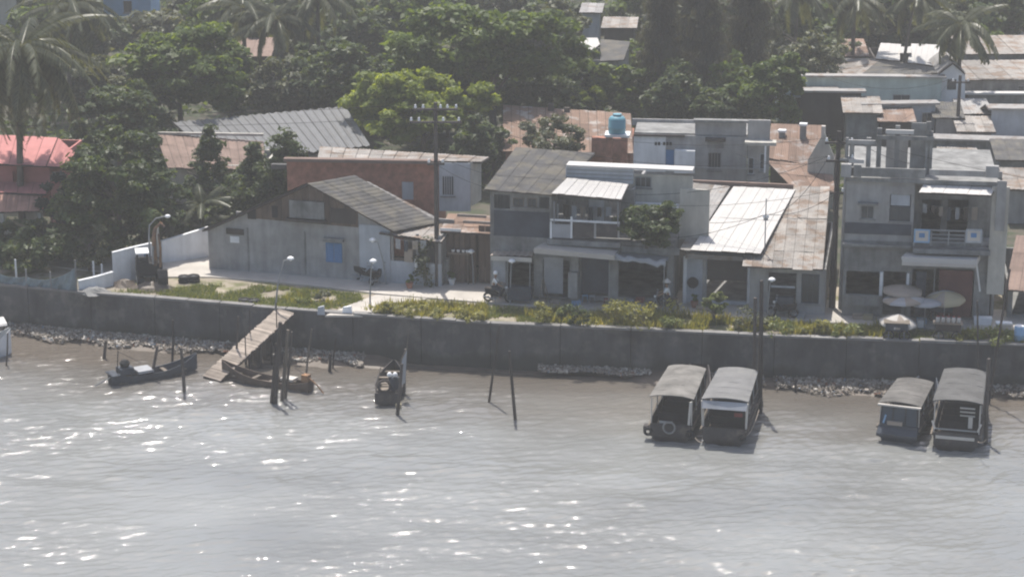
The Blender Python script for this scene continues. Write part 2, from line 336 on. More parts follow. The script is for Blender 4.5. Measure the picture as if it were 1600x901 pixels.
# rubble and river rubbish heaped along the foot of the wall
def rubble(name, spans, n, label, seed):
    g = random.Random(seed); V = []; T = []
    for _ in range(n):
        a, b2, dmax = g.choice(spans); px = g.uniform(a, b2); q = P(px, 560, 0); x = q.x
        dd = .75 * dmax * g.random() ** 1.3 * (.82 + .18 * math.sin(x * 1.7 + seed)); c = np.array([x, wall_y(x) - .05 - dd, .40 - .17 * dd + g.uniform(0, .03)])
        s = g.choice([.022, .026, .03, .035, .04, .05, .06, .09]) * g.uniform(.6, 1.3); rot = np.array(Matrix.Rotation(g.uniform(0, 6.3), 3, Vector((g.uniform(-1, 1), g.uniform(-1, 1), 1)).normalized()))
        bx = np.array([(-1, -1, -1), (1, -1, -1), (1, 1, -1), (-1, 1, -1), (-.8, -.7, 1), (.9, -.8, 1), (.7, .9, 1), (-.9, .8, 1)]) * s * np.array([g.uniform(.7, 1.8), g.uniform(.7, 1.3), g.uniform(.2, .5)])
        bx = bx @ rot.T + c; tt = g.random()
        for f in [(0, 3, 2, 1), (4, 5, 6, 7), (0, 1, 5, 4), (1, 2, 6, 5), (2, 3, 7, 6), (3, 0, 4, 7)]: V += [bx[i] for i in f]; T.append(tt)
    m = bpy.data.materials.get('rubbish') 
    if m is None:
        m = bpy.data.materials.new('rubbish'); m.use_nodes = True; t = m.node_tree; N, L = t.nodes, t.links
        at = N.new('ShaderNodeAttribute'); at.attribute_name = 'tint'; cr = N.new('ShaderNodeValToRGB'); cr.color_ramp.interpolation = 'CONSTANT'
        el = cr.color_ramp.elements; el[0].color = (.17, .145, .12, 1); el[1].position = .3; el[1].color = (.25, .22, .19, 1)
        for p, cc in ((.5, (.34, .31, .28, 1)), (.68, (.5, .48, .45, 1)), (.80, (.75, .74, .72, 1)), (.9, (.16, .14, .12, 1)), (.955, (.25, .12, .08, 1)), (.98, (.2, .28, .4, 1))):
            e = el.new(p); e.color = (cc[0] * .72, cc[1] * .68, cc[2] * .62, 1)
        L.new(at.outputs['Fac'], cr.inputs[0]); L.new(cr.outputs[0], N['Principled BSDF'].inputs['Base Color']); N['Principled BSDF'].inputs['Roughness'].default_value = .7
    o = link(name, np_mesh(name, np.array(V), 4, np.array(T), m), None); o['kind'] = 'stuff'; o['label'] = label; o['category'] = 'rubble'
    return o
rubble('rubble', [(-300, 330, 2.6), (20, 330, 2.4), (330, 570, 2.0)], 7000, 'pale rubble and rubbish along the wall foot left of and under the gangway', 3)
rubble('rubble', [(840, 1010, 1.1), (1080, 1180, 1.6), (1195, 1400, 2.8), (1400, 1700, 2.2)], 6500, 'pale rubble and rubbish along the wall foot around the tour boats', 4)
# ================================================================ VEGETATION
def leaf_quads(C, Nn, size, rng, aspect=.55):
    n = len(C); a = rng.normal(size=(n, 3)); Nn = Nn / (np.linalg.norm(Nn, axis=1, keepdims=True) + 1e-9)
    a -= Nn * (a * Nn).sum(1, keepdims=True); a /= np.linalg.norm(a, axis=1, keepdims=True) + 1e-9; b2 = np.cross(Nn, a)
    s = (size * rng.choice([.45, .7, 1.0, 1.5], n) * rng.uniform(.8, 1.2, n))[:, None]
    return np.stack([C - a * s, C + b2 * s * aspect, C + a * s, C - b2 * s * aspect], 1).reshape(-1, 3)
def crown_mesh(name, mt, rx, ry, rz, seed, clumps=70, per=110, leaf=.24, shape='round', crad=.2, flat=.6):
    rng = np.random.default_rng(seed); C = []; NN = []; T = []
    centers = []
    for i in range(clumps):
        d = rng.normal(size=3); d /= np.linalg.norm(d); r = rng.uniform(.25, 1) ** .45
        p = d * r
        if shape == 'umbrella': p[2] = (abs(p[2]) ** .8) * np.sign(p[2]) * (.75 if p[2] > 0 else .55)
        if shape == 'cone':
            h = rng.uniform(0, 1) ** 1.5; ang = rng.uniform(0, 6.28); rr = (1 - h) ** .6 * rng.uniform(.45, 1); p = np.array([rr * math.cos(ang), rr * math.sin(ang), h * 2 - 1])
        lump = 1 + .22 * math.sin(3.1 * d[0] + seed) + .18 * math.sin(4.3 * d[1] + 2 * seed + 2 * d[2])
        p = p * np.array([rx, ry, rz]) * lump * .86
        centers.append(p)
    cr0 = crad * (rx + ry + rz) / 3
    for p in centers:
        k = int(per * rng.uniform(.5, 1.5)); r0 = cr0 * rng.uniform(.65, 1.4)
        d = rng.normal(size=(k, 3)); d /= np.linalg.norm(d, axis=1, keepdims=True)
        q = d * (rng.uniform(.15, 1, (k, 1)) ** .5) * r0 * np.array([1.15, 1.15, flat])
        C.append(p + q); NN.append(d * .5 + rng.normal(size=(k, 3)) * .5 + np.array([0, 0, .8]))
        T.append(np.clip(rng.uniform(.15, .75) + rng.normal(size=k) * .16, 0, 1))
    C = np.concatenate(C); NN = np.concatenate(NN); T = np.concatenate(T)
    return np_mesh(name, leaf_quads(C, NN, leaf, rng), 4, T, mt)
def trunk_mb(h, r, seed, limbs=6, spread=2.0, top=None):
    g = random.Random(seed); mb = MB(); lean = (g.uniform(-.3, .3), g.uniform(-.3, .3)); hh = top or h
    pts = [(lean[0] * t * t, lean[1] * t * t, h * t) for t in (0, .25, .5, .75, 1)]
    mb.tube(pts, r, 8, r * .5)
    for i in range(limbs):
        t = g.uniform(.45, .95); a = g.uniform(0, 6.28); L0 = spread * g.uniform(.6, 1.1); b0 = Vector((lean[0] * t * t, lean[1] * t * t, h * t))
        e = b0 + Vector((math.cos(a) * L0, math.sin(a) * L0, L0 * g.uniform(.4, .9))); mid = (b0 + e) / 2 + Vector((0, 0, L0 * .12))
        mb.tube([b0, mid, e], r * .45, 5, r * .12)
    return mb
LEAF = dict(
    mid=leafmat('leaf_mid_green', (.055, .092, .022), (.15, .21, .05), .54),
    bright=leafmat('leaf_yellow_green', (.13, .18, .03), (.29, .35, .065), .54),
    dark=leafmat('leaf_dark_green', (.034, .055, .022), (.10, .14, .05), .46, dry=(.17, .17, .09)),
    blue=leafmat('leaf_blue_green', (.02, .03, .023), (.042, .06, .042), .3),
    grey=leafmat('leaf_grey_green', (.06, .072, .04), (.145, .16, .09), .35, dry=(.26, .24, .19)),
    needle=leafmat('casuarina_needles', (.05, .052, .042), (.10, .10, .08), .35),
    palm=leafmat('palm_leaflets', (.045, .055, .03), (.12, .13, .075), .4, rough=.4, dry=(.24, .20, .13)),
    ochre=leafmat('weed_yellow_green', (.15, .16, .04), (.36, .35, .11), .45, dry=(.38, .33, .16)),
    grass=leafmat('short_grass', (.09, .12, .035), (.21, .24, .075), .35, dry=(.28, .25, .13)))
def tree(label, px, base, top, bot, wpx, leafk, seed, shape='round', leaf=.24, clumps=70, per=110, name='broadleaf_tree', group=None, depth=.85, crad=.2, flat=.6, limbs=7, z0=G):
    """crown spanning image rows top..bot at the depth of a trunk that stands on row base"""
    q = P(px, base, z0); s = FPX / (Vector((q.x, q.y, z0 - CAM_H)).length)
    rx = wpx / s / 2; zt = PY(px, top, q.y).z - z0; zb = max(PY(px, bot, q.y).z - z0, .2); zc = (zt + zb) / 2; rz = (zt - zb) / 2
    t = thing(name, label, 'tree', q, rnd.uniform(-.3, .3), group)
    trunk_mb(max(zc, .8), max(.10, .022 * zt + .04), seed, limbs, rx * .6).build('trunk', M_bark, t, True)
    o = link('crown', crown_mesh('crown', LEAF[leafk], rx, rx * depth, rz, seed, clumps, per, leaf, shape, crad, flat), None, t); o.location = (0, 0, zc)
    return t
def shrub(label, px, base, top, wpx, leafk, seed, leaf=.10, clumps=16, per=60, name='shrub', group=None, cat='shrub'):
    q = P(px, base, G); s = FPX / (q - Vector((0, 0, CAM_H))).length; rx = wpx / s / 2; h = max(PY(px, top, q.y).z - G, .3)
    t = thing(name, label, cat, q, 0, group)
    mb = MB(); g = random.Random(seed)
    for i in range(5):
        a = g.uniform(0, 6.28); mb.tube([(0, 0, 0), (math.cos(a) * rx * .3, math.sin(a) * rx * .3, h * .4), (math.cos(a) * rx * .5, math.sin(a) * rx * .5, h * .7)], .02, 4, .008)
    mb.build('stem', M_bark, t)
    o = link('foliage', crown_mesh('foliage', LEAF[leafk], rx, rx * .7, h * .5, seed, clumps, per, leaf, 'round', .3, .8), None, t); o.location = (0, 0, h * .48)
    return t
# ---- palms
FROND = {}
def frond_mesh(L0, droop, seed, ragged=.1, wl=.75):
    key = (round(L0, 2), round(droop, 2), seed)
    if key in FROND: return FROND[key]
    rng = np.random.default_rng(seed); V = []; T = []; n = 30; pts = []
    for i in range(n + 1):
        t = i / n; pts.append(np.array([L0 * (t - .16 * droop * t * t), 0, L0 * (.38 * t - droop * .85 * t * t)]))
    for i in range(n):                            # rachis
        p, q = pts[i], pts[i + 1]; r = .035 * (1 - i / n) + .008
        for o in (np.array([0, r, 0]), np.array([0, 0, r])): V += [p - o, q - o, q + o, p + o]; T.append(.8)
    for i in range(3, n):
        d = pts[i + 1] - pts[i]; d /= np.linalg.norm(d); t = i / n
        for s in (-1, 1):
            for h in (0, .5):
                if rng.random() < ragged: continue
                ll = wl * math.sin(math.pi * (.12 + .8 * t)) * rng.uniform(.8, 1.15); p = pts[i] + (pts[i + 1] - pts[i]) * h
                e = d * .55 + np.array([0, s * .8, 0]) + np.array([0, 0, -.55 - .3 * rng.random()]); e /= np.linalg.norm(e)
                w0 = np.array([d[0], d[1], d[2]]) * .05
                mid = p + e * ll * .5; tip = p + e * ll + np.array([0, 0, -.18 * ll])
                V += [p - w0, p + w0, mid + w0 * 1.2, mid - w0 * 1.2]; T.append(rng.uniform(.1, .9)); V += [mid - w0 * 1.2, mid + w0 * 1.2, tip + w0 * .2, tip - w0 * .2]; T.append(T[-1])
    FROND[key] = np_mesh('frond', np.array(V), 4, np.array(T), LEAF['palm']); return FROND[key]
def palm(label, px, base, crown_y, frond_m, seed, n=18, lean=(0, 0), group='coconut palms', name='coconut_palm', r=.17, down=.0):
    q = P(px, base, G); h = PY(px, crown_y, q.y).z - G; g = random.Random(seed)
    t = thing(name, label, 'palm', q, 0, group)
    MB().tube([(lean[0] * k * k, lean[1] * k * k, h * k) for k in (0, .15, .3, .45, .6, .75, .9, 1)], r * 1.25, 8, r * .75).build('trunk', M_bark, t, True)
    for i in range(n):
        dr = [.55, .9, 1.2][i % 3]; o = link('frond', frond_mesh(frond_m, dr, i % 3 + (seed % 3) * 3), None, t)
        el = R(55 - 85 * (i / n) - down * 25); o.location = (lean[0], lean[1], h - .1)
        o.rotation_euler = (g.uniform(-.25, .25), -el + R(10), i * 2.4 + g.uniform(-.25, .25))
    mb = MB()
    for i in range(5): a = i * 1.256; mb.lathe([(.02, -.14), (.1, -.08), (.13, 0), (.1, .09), (.02, .13)], 7, (lean[0] + .24 * math.cos(a), lean[1] + .24 * math.sin(a), h - .35))
    mb.build('coconuts', mat('coconut_husk', (.16, .13, .06)), t)
    return t
# ---- casuarina with hanging needle sprays
def casuarina(label, px, base, top, bot, wpx, seed, n=9000):
    q = P(px, base, G); s = FPX / (q - Vector((0, 0, CAM_H))).length; rx = wpx / s / 2; zt = PY(px, top, q.y).z - G; zb = max(PY(px, bot, q.y).z - G, .5)
    t = thing('casuarina_tree', label, 'tree', q, 0, 'grey feathery casuarinas'); rng = np.random.default_rng(seed); g = random.Random(seed); mb = MB()
    mb.tube([(0, 0, 0), (.1, 0, zt * .4), (0, .1, zt * .75), (0, 0, zt * .98)], .24, 7, .04); V = []; T = []
    nb = 46
    for i in range(nb):
        f = i / nb; z = zb + (zt - zb) * f * .97; rr = rx * (1 - f * .75) * rng.uniform(.55, 1.1); a = i * 2.4 + rng.uniform(-.4, .4)
        b0 = np.array([0, 0, z - rr * .25]); e = np.array([math.cos(a) * rr, math.sin(a) * rr, z + rr * .18]); mb.tube([b0, (b0 + e) / 2 + np.array([0, 0, .1]), e], .045, 4, .012)
        k = n // nb; u = rng.uniform(.2, 1.05, k)[:, None]; p = b0 + (e - b0) * u + rng.normal(size=(k, 3)) * np.array([.3, .3, .22]) * max(rr, 1) * .42
        d = np.array([0, 0, -1.0]) + rng.normal(size=(k, 3)) * .38 + (e - b0) * .12; d /= np.linalg.norm(d, axis=1, keepdims=True)
        l = rng.uniform(.35, .95, k)[:, None]; sx = np.cross(d, rng.normal(size=(k, 3))); sx /= np.linalg.norm(sx, axis=1, keepdims=True); wd = rng.uniform(.018, .045, k)[:, None]
        V.append(np.stack([p - sx * wd, p + sx * wd, p + d * l + sx * wd * .4, p + d * l - sx * wd * .4], 1).reshape(-1, 3)); T.append(np.clip(rng.uniform(.2, .8) + rng.normal(size=k) * .15, 0, 1))
    mb.build('trunk', M_bark, t, True); link('crown', np_mesh('crown', np.concatenate(V), 4, np.concatenate(T), LEAF['needle']), None, t)
    return t
# ================================================================ BUILDINGS
class Bld:
    def __init__(s, name, label, cat, px, py, deg, group=None, z=G):
        s.f = Frame(P(px, py, z), deg); s.t = thing(name, label, cat, s.f.o, s.f.a, group)
    def p(s, px, py, v): return s.f.p(px, py, v)
    def part(s, mb, name, m, parent=None, smooth=False, label=None): return mb.build(name, m, parent or s.t, smooth, label)
    def box(s, name, u0, u1, v0, v1, z0, z1, m, parent=None, label=None):
        return MB().box(u0, u1, v0, v1, z0, z1).build(name, m, parent or s.t, False, label)
    def uz(s, x0, y0, x1, y1, v):
        xm, ym = (x0 + x1) / 2, (y0 + y1) / 2
        return s.p(x0, ym, v).x, s.p(xm, y1, v).z, s.p(x1, ym, v).x, s.p(xm, y0, v).z   # u0,z0,u1,z1
    def rect(s, name, x0, y0, x1, y1, v, th, m, parent=None, label=None):
        u0, z0, u1, z1 = s.uz(x0, y0, x1, y1, v)
        return s.box(name, u0, u1, v - th, v, z0, z1, m, parent, label)
    def wall(s, u0, u1, v, z0, z1, m, ops=(), th=.16, name='wall', parent=None, label=None):
        """wall slab (front face at v) with real rectangular openings (u0,z0,u1,z1)"""
        us = sorted({u0, u1} | {min(max(x, u0), u1) for o in ops for x in (o[0], o[2])}); zs = sorted({z0, z1} | {min(max(x, z0), z1) for o in ops for x in (o[1], o[3])})
        vs = {}; V = []; F = []
        def vid(i, j, k):
            if (i, j, k) not in vs: vs[(i, j, k)] = len(V); V.append((us[i], v + k * th, zs[j]))
            return vs[(i, j, k)]
        nu, nz = len(us) - 1, len(zs) - 1
        solid = [[not any(o[0] - 1e-6 <= (us[i] + us[i + 1]) / 2 <= o[2] + 1e-6 and o[1] - 1e-6 <= (zs[j] + zs[j + 1]) / 2 <= o[3] + 1e-6 for o in ops) for j in range(nz)] for i in range(nu)]
        ok = lambda i, j: 0 <= i < nu and 0 <= j < nz and solid[i][j]
        for i in range(nu):
            for j in range(nz):
                if not ok(i, j): continue
                F.append((vid(i, j, 0), vid(i + 1, j, 0), vid(i + 1, j + 1, 0), vid(i, j + 1, 0))); F.append((vid(i, j, 1), vid(i, j + 1, 1), vid(i + 1, j + 1, 1), vid(i + 1, j, 1)))
                if not ok(i - 1, j): F.append((vid(i, j, 0), vid(i, j + 1, 0), vid(i, j + 1, 1), vid(i, j, 1)))
                if not ok(i + 1, j): F.append((vid(i + 1, j, 0), vid(i + 1, j, 1), vid(i + 1, j + 1, 1), vid(i + 1, j + 1, 0)))
                if not ok(i, j - 1): F.append((vid(i, j, 0), vid(i, j, 1), vid(i + 1, j, 1), vid(i + 1, j, 0)))
                if not ok(i, j + 1): F.append((vid(i, j + 1, 0), vid(i + 1, j + 1, 0), vid(i + 1, j + 1, 1), vid(i, j + 1, 1)))
        return MB().add(V, F).build(name, m, parent or s.t, False, label)
    def wallpx(s, x0, y0, x1, y1, v, m, ops=(), th=.16, label=None):
        u0, z0, u1, z1 = s.uz(x0, y0, x1, y1, v)
        return s.wall(u0, u1, v, z0, z1, m, [s.uz(*o, v) for o in ops], th, label=label)
    def shell(s, u0, u1, v0, v1, z0, z1, m, floor=True):
        """the side walls, back wall and floor behind a front wall"""
        s.box('wall', u0 + .02, u0 + .17, v0 + .162, v1 - .16, z0, z1 - .01, m); s.box('wall', u1 - .17, u1 - .02, v0 + .162, v1 - .16, z0, z1 - .01, m); s.box('wall', u0 + .03, u1 - .03, v1 - .155, v1, z0, z1 - .02, m)
        if floor: s.box('floor', u0 + .18, u1 - .18, v0 + .17, v1 - .17, z0 + .005, z0 + .06, M_concw)
    def window(s, x0, y0, x1, y1, v, frame=None, bars=2, name='window', glass=None, hood=False):
        u0, z0, u1, z1 = s.uz(x0, y0, x1, y1, v); m = frame or M_conc; w = min(.06, (u1 - u0) * .12)
        fr = MB().box(u0, u1, v - .03, v + .05, z1 - w, z1).box(u0, u1, v - .03, v + .05, z0, z0 + w).box(u0, u0 + w, v - .03, v + .05, z0 + w, z1 - w).box(u1 - w, u1, v - .03, v + .05, z0 + w, z1 - w).build(name, m, s.t)
        MB().box(u0 + w, u1 - w, v + .035, v + .045, z0 + w, z1 - w).build('pane', glass or M_glass, fr)
        for k in range(bars):
            uu = u0 + w + (u1 - u0 - 2 * w) * (k + 1) / (bars + 1); MB().box(uu - .018, uu + .018, v - .02, v + .02, z0 + w + .001, z1 - w - .001).build('bar', m, fr)
        if hood: MB().box(u0 - .2, u1 + .2, v - .4, v - .032, z1 + .1, z1 + .2).build('hood', M_concw, fr)
        MB().box(u0 - .08, u1 + .08, v - .12, v - .031, z0 - .08, z0 - .002).build('sill', M_concw, fr)
        return fr
    def shutters(s, x0, y0, x1, y1, v, m, name='window'):
        u0, z0, u1, z1 = s.uz(x0, y0, x1, y1, v); um = (u0 + u1) / 2
        fr = MB().box(u0 - .06, u1 + .06, v - .05, v, z0 - .06, z0).box(u0 - .06, u1 + .06, v - .05, v, z1, z1 + .06).box(u0 - .06, u0, v - .05, v, z0, z1).box(u1, u1 + .06, v - .05, v, z0, z1).build(name, m, s.t)
        for a, b2 in ((u0 + .01, um - .015), (um + .015, u1 - .01)):
            mb = MB().box(a, b2, v - .03, v - .005, z0 + .01, z1 - .01)
            for k in range(7): zz = z0 + .06 + (z1 - z0 - .12) * k / 6.5; mb.box(a + .05, b2 - .05, v - .05, v - .031, zz, zz + .05)
            mb.build('shutter', m, fr)
        return fr
    def boards(s, x0, y0, x1, y1, v, n, m, name='board', topf=None):
        u0, z0, u1, z1 = s.uz(x0, y0, x1, y1, v); w = (u1 - u0) / n
        for i in range(n):
            a = u0 + i * w + .012; b2 = a + w - .024; th = .03 + rnd.uniform(0, .02)
            za, zb = (topf(a), topf(b2)) if topf else (z1 + rnd.uniform(-.02, .02),) * 2
            MB().prism([(a, v - th, z0), (b2, v - th, z0), (b2, v - th, zb), (a, v - th, za)], (0, th, 0)).build(name, m, s.t)
    def roof(s, c, nu, nv, m, th=.07, ribs=5, amp=.022, name='roof', jit=.012, label=None, parent=None, cell='roof_sheet'):
        """slab through four corners (front-left, front-right, back-right, back-left) carrying separate profiled sheets"""
        c = [Vector(x) for x in c]; nrm = (c[1] - c[0]).cross(c[3] - c[0]).normalized()
        if nrm.z < 0: nrm = -nrm
        bil = lambda a, b2: (c[0] * (1 - a) + c[1] * a) * (1 - b2) + (c[3] * (1 - a) + c[2] * a) * b2
        gu, gv = max(2, nu), max(2, nv); V = [bil(i / gu, j / gv) - nrm * k for k in (th, 0) for j in range(gv + 1) for i in range(gu + 1)]; o2 = (gu + 1) * (gv + 1); ix = lambda i, j: j * (gu + 1) + i
        F = [(ix(i, j), ix(i, j + 1), ix(i + 1, j + 1), ix(i + 1, j)) for i in range(gu) for j in range(gv)] + [(o2 + ix(i, j), o2 + ix(i + 1, j), o2 + ix(i + 1, j + 1), o2 + ix(i, j + 1)) for i in range(gu) for j in range(gv)]
        rim = [ix(i, 0) for i in range(gu)] + [ix(gu, j) for j in range(gv)] + [ix(i, gv) for i in range(gu, 0, -1)] + [ix(0, j) for j in range(gv, 0, -1)]
        F += [(a, b2, o2 + b2, o2 + a) for a, b2 in zip(rim, rim[1:] + rim[:1])]
        ro = MB().add(V, F).build(name, M_dark if m is not M_conc else m, parent or s.t, False, label)
        for j in range(nv):
            for i in range(nu):
                a0, a1 = i / nu, (i + 1) / nu - .0035; b0, b1 = max(0, j / nv - .02), (j + 1) / nv
                if j == 0: b0 = -.012 + rnd.uniform(-.02, .004)
                l0 = .028 + .012 * (i % 2) + rnd.uniform(0, jit) + .016 ; l1 = l0 - .018 + rnd.uniform(-jit, jit) * .4
                mb = MB(); V = []; k = ribs * 2
                for q in range(k + 1):
                    t = q / k; h = amp if q % 2 else 0
                    if ribs == 1: h = 0 if q == 1 else amp * 2
                    for bb, ll in ((b0, l0), (b1, max(l1, .012))): V.append(bil(a0 + (a1 - a0) * t, bb) + nrm * (ll + h))
                mb.add(V, [(q * 2, q * 2 + 2, q * 2 + 3, q * 2 + 1) for q in range(k)]); mb.build(cell, m, ro)
        return ro

# ---------------- grey gable house on the left
B = Bld('gable_house', 'grey rendered gable house with blue shuttered window, left of the utility pole', 'house', 327, 421, -15.7)
A = B.p(325, 356, 0); AP = B.p(484, 285, 0); ER = B.p(617, 360, 0); UR = B.p(610, 446, 0).x
def rl(u): return A.z + (AP.z - A.z) * (u - A.x) / (AP.x - A.x) if u < AP.x else AP.z + (ER.z - AP.z) * (u - AP.x) / (ER.x - AP.x)
B.part(MB().prism([(0, 0, -.3), (UR, 0, -.3), (UR, 0, rl(UR) - .1), (AP.x, 0, AP.z - .1), (0, 0, rl(0) - .1)], (0, .16, 0)), 'wall', M_conc)
u0, z0, u1, z1 = B.uz(388, 340, 560, 352, -.002)
for i in range(16):
    a = u0 + (u1 - u0) * i / 16 + .012; b2 = u0 + (u1 - u0) * (i + 1) / 16 - .012; za = z0 + .22 - .1 * i / 16; top = lambda u: rl(u) - .14
    mb = MB(); pts = [(a, -.002, za), (b2, -.002, za), (b2, -.002, top(b2))] + ([(AP.x, -.002, AP.z - .14)] if a < AP.x < b2 else []) + [(a, -.002, top(a))]
    B.part(mb.prism(pts, (0, -.03 - rnd.uniform(0, .02), 0)), 'gable_board', M_brown)
B.rect('blank_panel', 453, 314, 507, 341, -.10, .09, M_concw); B.rect('panel_ledge', 449, 342, 511, 346, -.06, .3, M_dark)
B.rect('vent_opening', 387, 326, 400, 342, -.055, .03, M_black); B.rect('vent_opening', 425, 322, 434, 340, -.055, .02, M_black); B.rect('vent_opening', 517, 326, 556, 349, -.055, .02, M_dark)
B.shutters(511, 381, 533, 408, -.002, M_blue); B.rect('window_hood', 507, 371, 538, 376, -.002, .35, M_concw)
B.rect('notice_board', 354, 357, 381, 366, -.002, .08, M_dark); B.rect('notice_sheet', 360, 369, 374, 379, -.002, .04, M_white)
for px in (388, 477): B.rect('wall_joint', px - 1, 362 if px > 400 else 356, px + 1, 428, -.002, .05, M_concw)
B.rect('wall', 562, 352, 610, 445, -.003, .05, M_blueish, label='pale blue rendered bay beside the porch')
RB = B.f.g(536, 277, AP.z); d = RB - AP; d.z = 0; d *= 1.35
e1 = A + Vector((-.25, 0, -.1)); e2 = ER + Vector((.05, 0, 0)); fo = Vector((0, -.35, 0))
B.roof([e1 + fo, AP + fo, AP + d, e1 + d], 3, 6, M_fibro, name='roof')
B.roof([e2 + fo, AP + fo, AP + d, e2 + d][::1] if False else [AP + fo, e2 + fo, e2 + d, AP + d], 4, 3, M_fibro, ribs=4, label='sunlit fibre cement slope of the roof')
q0, q1, q2, q3 = B.f.g(553, 291, AP.z - .55), B.f.g(662, 351, ER.z - .35), B.f.g(690, 345, ER.z - .35), B.f.g(574, 284, AP.z - .55)
B.roof([q0, q1, q2, q3], 4, 2, M_metal, ribs=3, name='rear_roof')
# porch on its right
v1 = 2.6; uP = B.p(690, 446, 0).x
ul, zl, ur2, zt2 = B.uz(612, 410, 689, 447, 0)
B.wall(UR + .01, uP, 0, -.3, zt2, M_blueish, th=.14, label='low porch wall'); 
for px in (613, 652, 687): u = B.p(px, 410, 0).x; B.box('porch_post', u - .08, u + .08, .02, .13, zt2 + .001, ER.z - .12, M_conc)
B.box('wall', UR + .01, uP - .02, v1, v1 + .15, -.3, ER.z + .2, M_concw); B.box('wall', uP - .16, uP - .02, .145, v1 - .002, -.3, ER.z - .15, M_concw)
B.box('floor', UR + .01, uP - .17, .15, v1 - .01, .0, .1, M_concw)
PR = B.f.p(694, 352, .6)
B.roof([Vector((ER.x - .9, -.25, ER.z - .16)), Vector((uP + .1, -.25, ER.z - .45)), Vector((uP + .1, v1 + .2, ER.z - .1)), Vector((ER.x - .9, v1 + .2, ER.z - .02))], 3, 2, M_tin, name='porch_roof')
B.box('wall', .1, uP * .6, 4.2, 4.35, -.3, A.z, M_conc)
B.rect('hanging_cloth', 632, 389, 645, 409, -.05, .03, M_tan); B.rect('hanging_cloth', 648, 400, 652, 422, -.05, .03, M_white)

# ---------------- brick house behind
B = Bld('brick_house', 'red brick house with flat concrete eave behind the gable house', 'house', 450, 398, -4)
ops = [(628, 284, 646, 312)]
B.wallpx(450, 252, 684, 399, 0, M_brick, ops); u0, z0, u1, z1 = B.uz(450, 252, 684, 399, 0)
B.shell(u0, u1, 0, 5.5, 0, z1 - 1.3, M_brick)
B.rect('door', 628, 284, 646, 312, .09, .05, M_blueish); B.rect('eave_slab', 445, 247, 687, 252, -.02, .5, M_tile)
B.roof([B.p(496, 249, -.1), B.p(752, 254, -.1), B.p(765, 246, 3.4), B.p(500, 230, 3.6)], 13, 2, M_tin, ribs=4)
B.wallpx(686, 255, 735, 330, -.25, M_blueish, [(690, 274, 710, 306)]); B.window(690, 274, 710, 306, -.2, M_blueish, 4)
a, b2 = B.p(735, 253, -.25), B.p(750, 249, 1.6); zb = B.p(740, 322, -.25).z
B.part(MB().prism([(a.x + .01, -.25, zb), (b2.x, 1.2, zb), (b2.x, 1.2, b2.z - .1), (a.x + .01, -.25, a.z)], (.1, .12, 0)), 'wall', M_cream, label='sunlit cream end wall')
B.rect('side_lean_to', 425, 255, 449, 262, .5, .4, M_fibro)

# ---------------- brown plank shed in the alley
B = Bld('plank_shed', 'brown plank shed with rusty roof in the alley right of the utility pole', 'shed', 692, 441, -12)
B.boards(692, 362, 744, 441, 0, 6, M_brown, 'plank'); B.boards(748, 352, 768, 440, .02, 2, M_brown, 'plank')
u0, z0, u1, z1 = B.uz(692, 362, 768, 441, 0); B.shell(u0, u1, 0, 4, 0, z1, M_brown)
B.roof([B.p(688, 362, -.4), B.p(768, 366, -.4), B.p(776, 338, 4), B.p(700, 334, 4)], 5, 2, M_rust, name='roof')
B.rect('fascia_board', 688, 357, 720, 361, -.44, .03, M_white); B.rect('fascia_board', 715, 335, 760, 339, 2.0, .1, M_tin); B.rect('fascia_board', 724, 345, 768, 349, 1.0, .1, M_tin)
B.rect('wall', 683, 365, 688, 440, -.1, .15, M_white, label='pale gate pillar'); B.rect('gate_pier', 690, 402, 703, 437, -.1, .4, M_concw)

# ---------------- two-storey shophouse
B = Bld('shophouse', 'two-storey shophouse with grey sheet roof, white awning and balcony', 'house', 765, 466, -11)
ops = [(792, 404, 834, 464), (848, 406, 890, 464), (908, 402, 951, 462), (966, 408, 1042, 466)]
B.wallpx(766, 380, 1052, 468, 0, M_concw, ops); u0, z0, u1, z1 = B.uz(766, 380, 1052, 468, 0)
B.shell(u0, u1, 0, 7, z0, z1, M_concw); u8 = B.p(975, 340, 0).x
B.box('upper_floor', u0, u1, -.05, 7, z1 + .002, z1 + .22, M_concw)
u2 = B.p(862, 340, .0).x; zu = B.p(800, 300, 0).z
B.wall(u0, u2, 0, z1 + .222, zu, M_concw, [B.uz(*o, 0) for o in ((772, 304, 797, 326), (801, 309, 819, 323), (824, 309, 839, 324), (843, 308, 858, 326))])
for o in ((801, 309, 819, 323), (824, 309, 839, 324)): B.window(*o, .03, M_wood, 1)
B.rect('wall', 772, 330, 858, 372, -.002, .04, M_hullblue, label='dark blue lower wall band')
B.wall(u2, u8 + .3, 1.9, z1 + .222, zu, M_concw, [B.uz(*o, 1.9) for o in ((872, 312, 884, 345), (896, 316, 918, 345), (952, 314, 970, 340))])
B.rect('door', 920, 312, 944, 348, 1.9, .05, M_blueish); B.rect('door_post', 868, 318, 873, 340, 1.88, .06, M_white)
B.box('wall', u0, u0 + .15, .17, 6.8, z1 + .222, zu, M_conc); B.box('wall', u8 + .15, u8 + .3, 2.07, 6.8, z1 + .222, zu, M_conc); B.box('wall', u0, u8 + .3, 6.82, 6.97, z1 + .222, zu, M_conc)
B.box('wall', u2 - .15, u2, .17, 1.89, z1 + .222, zu, M_conc)
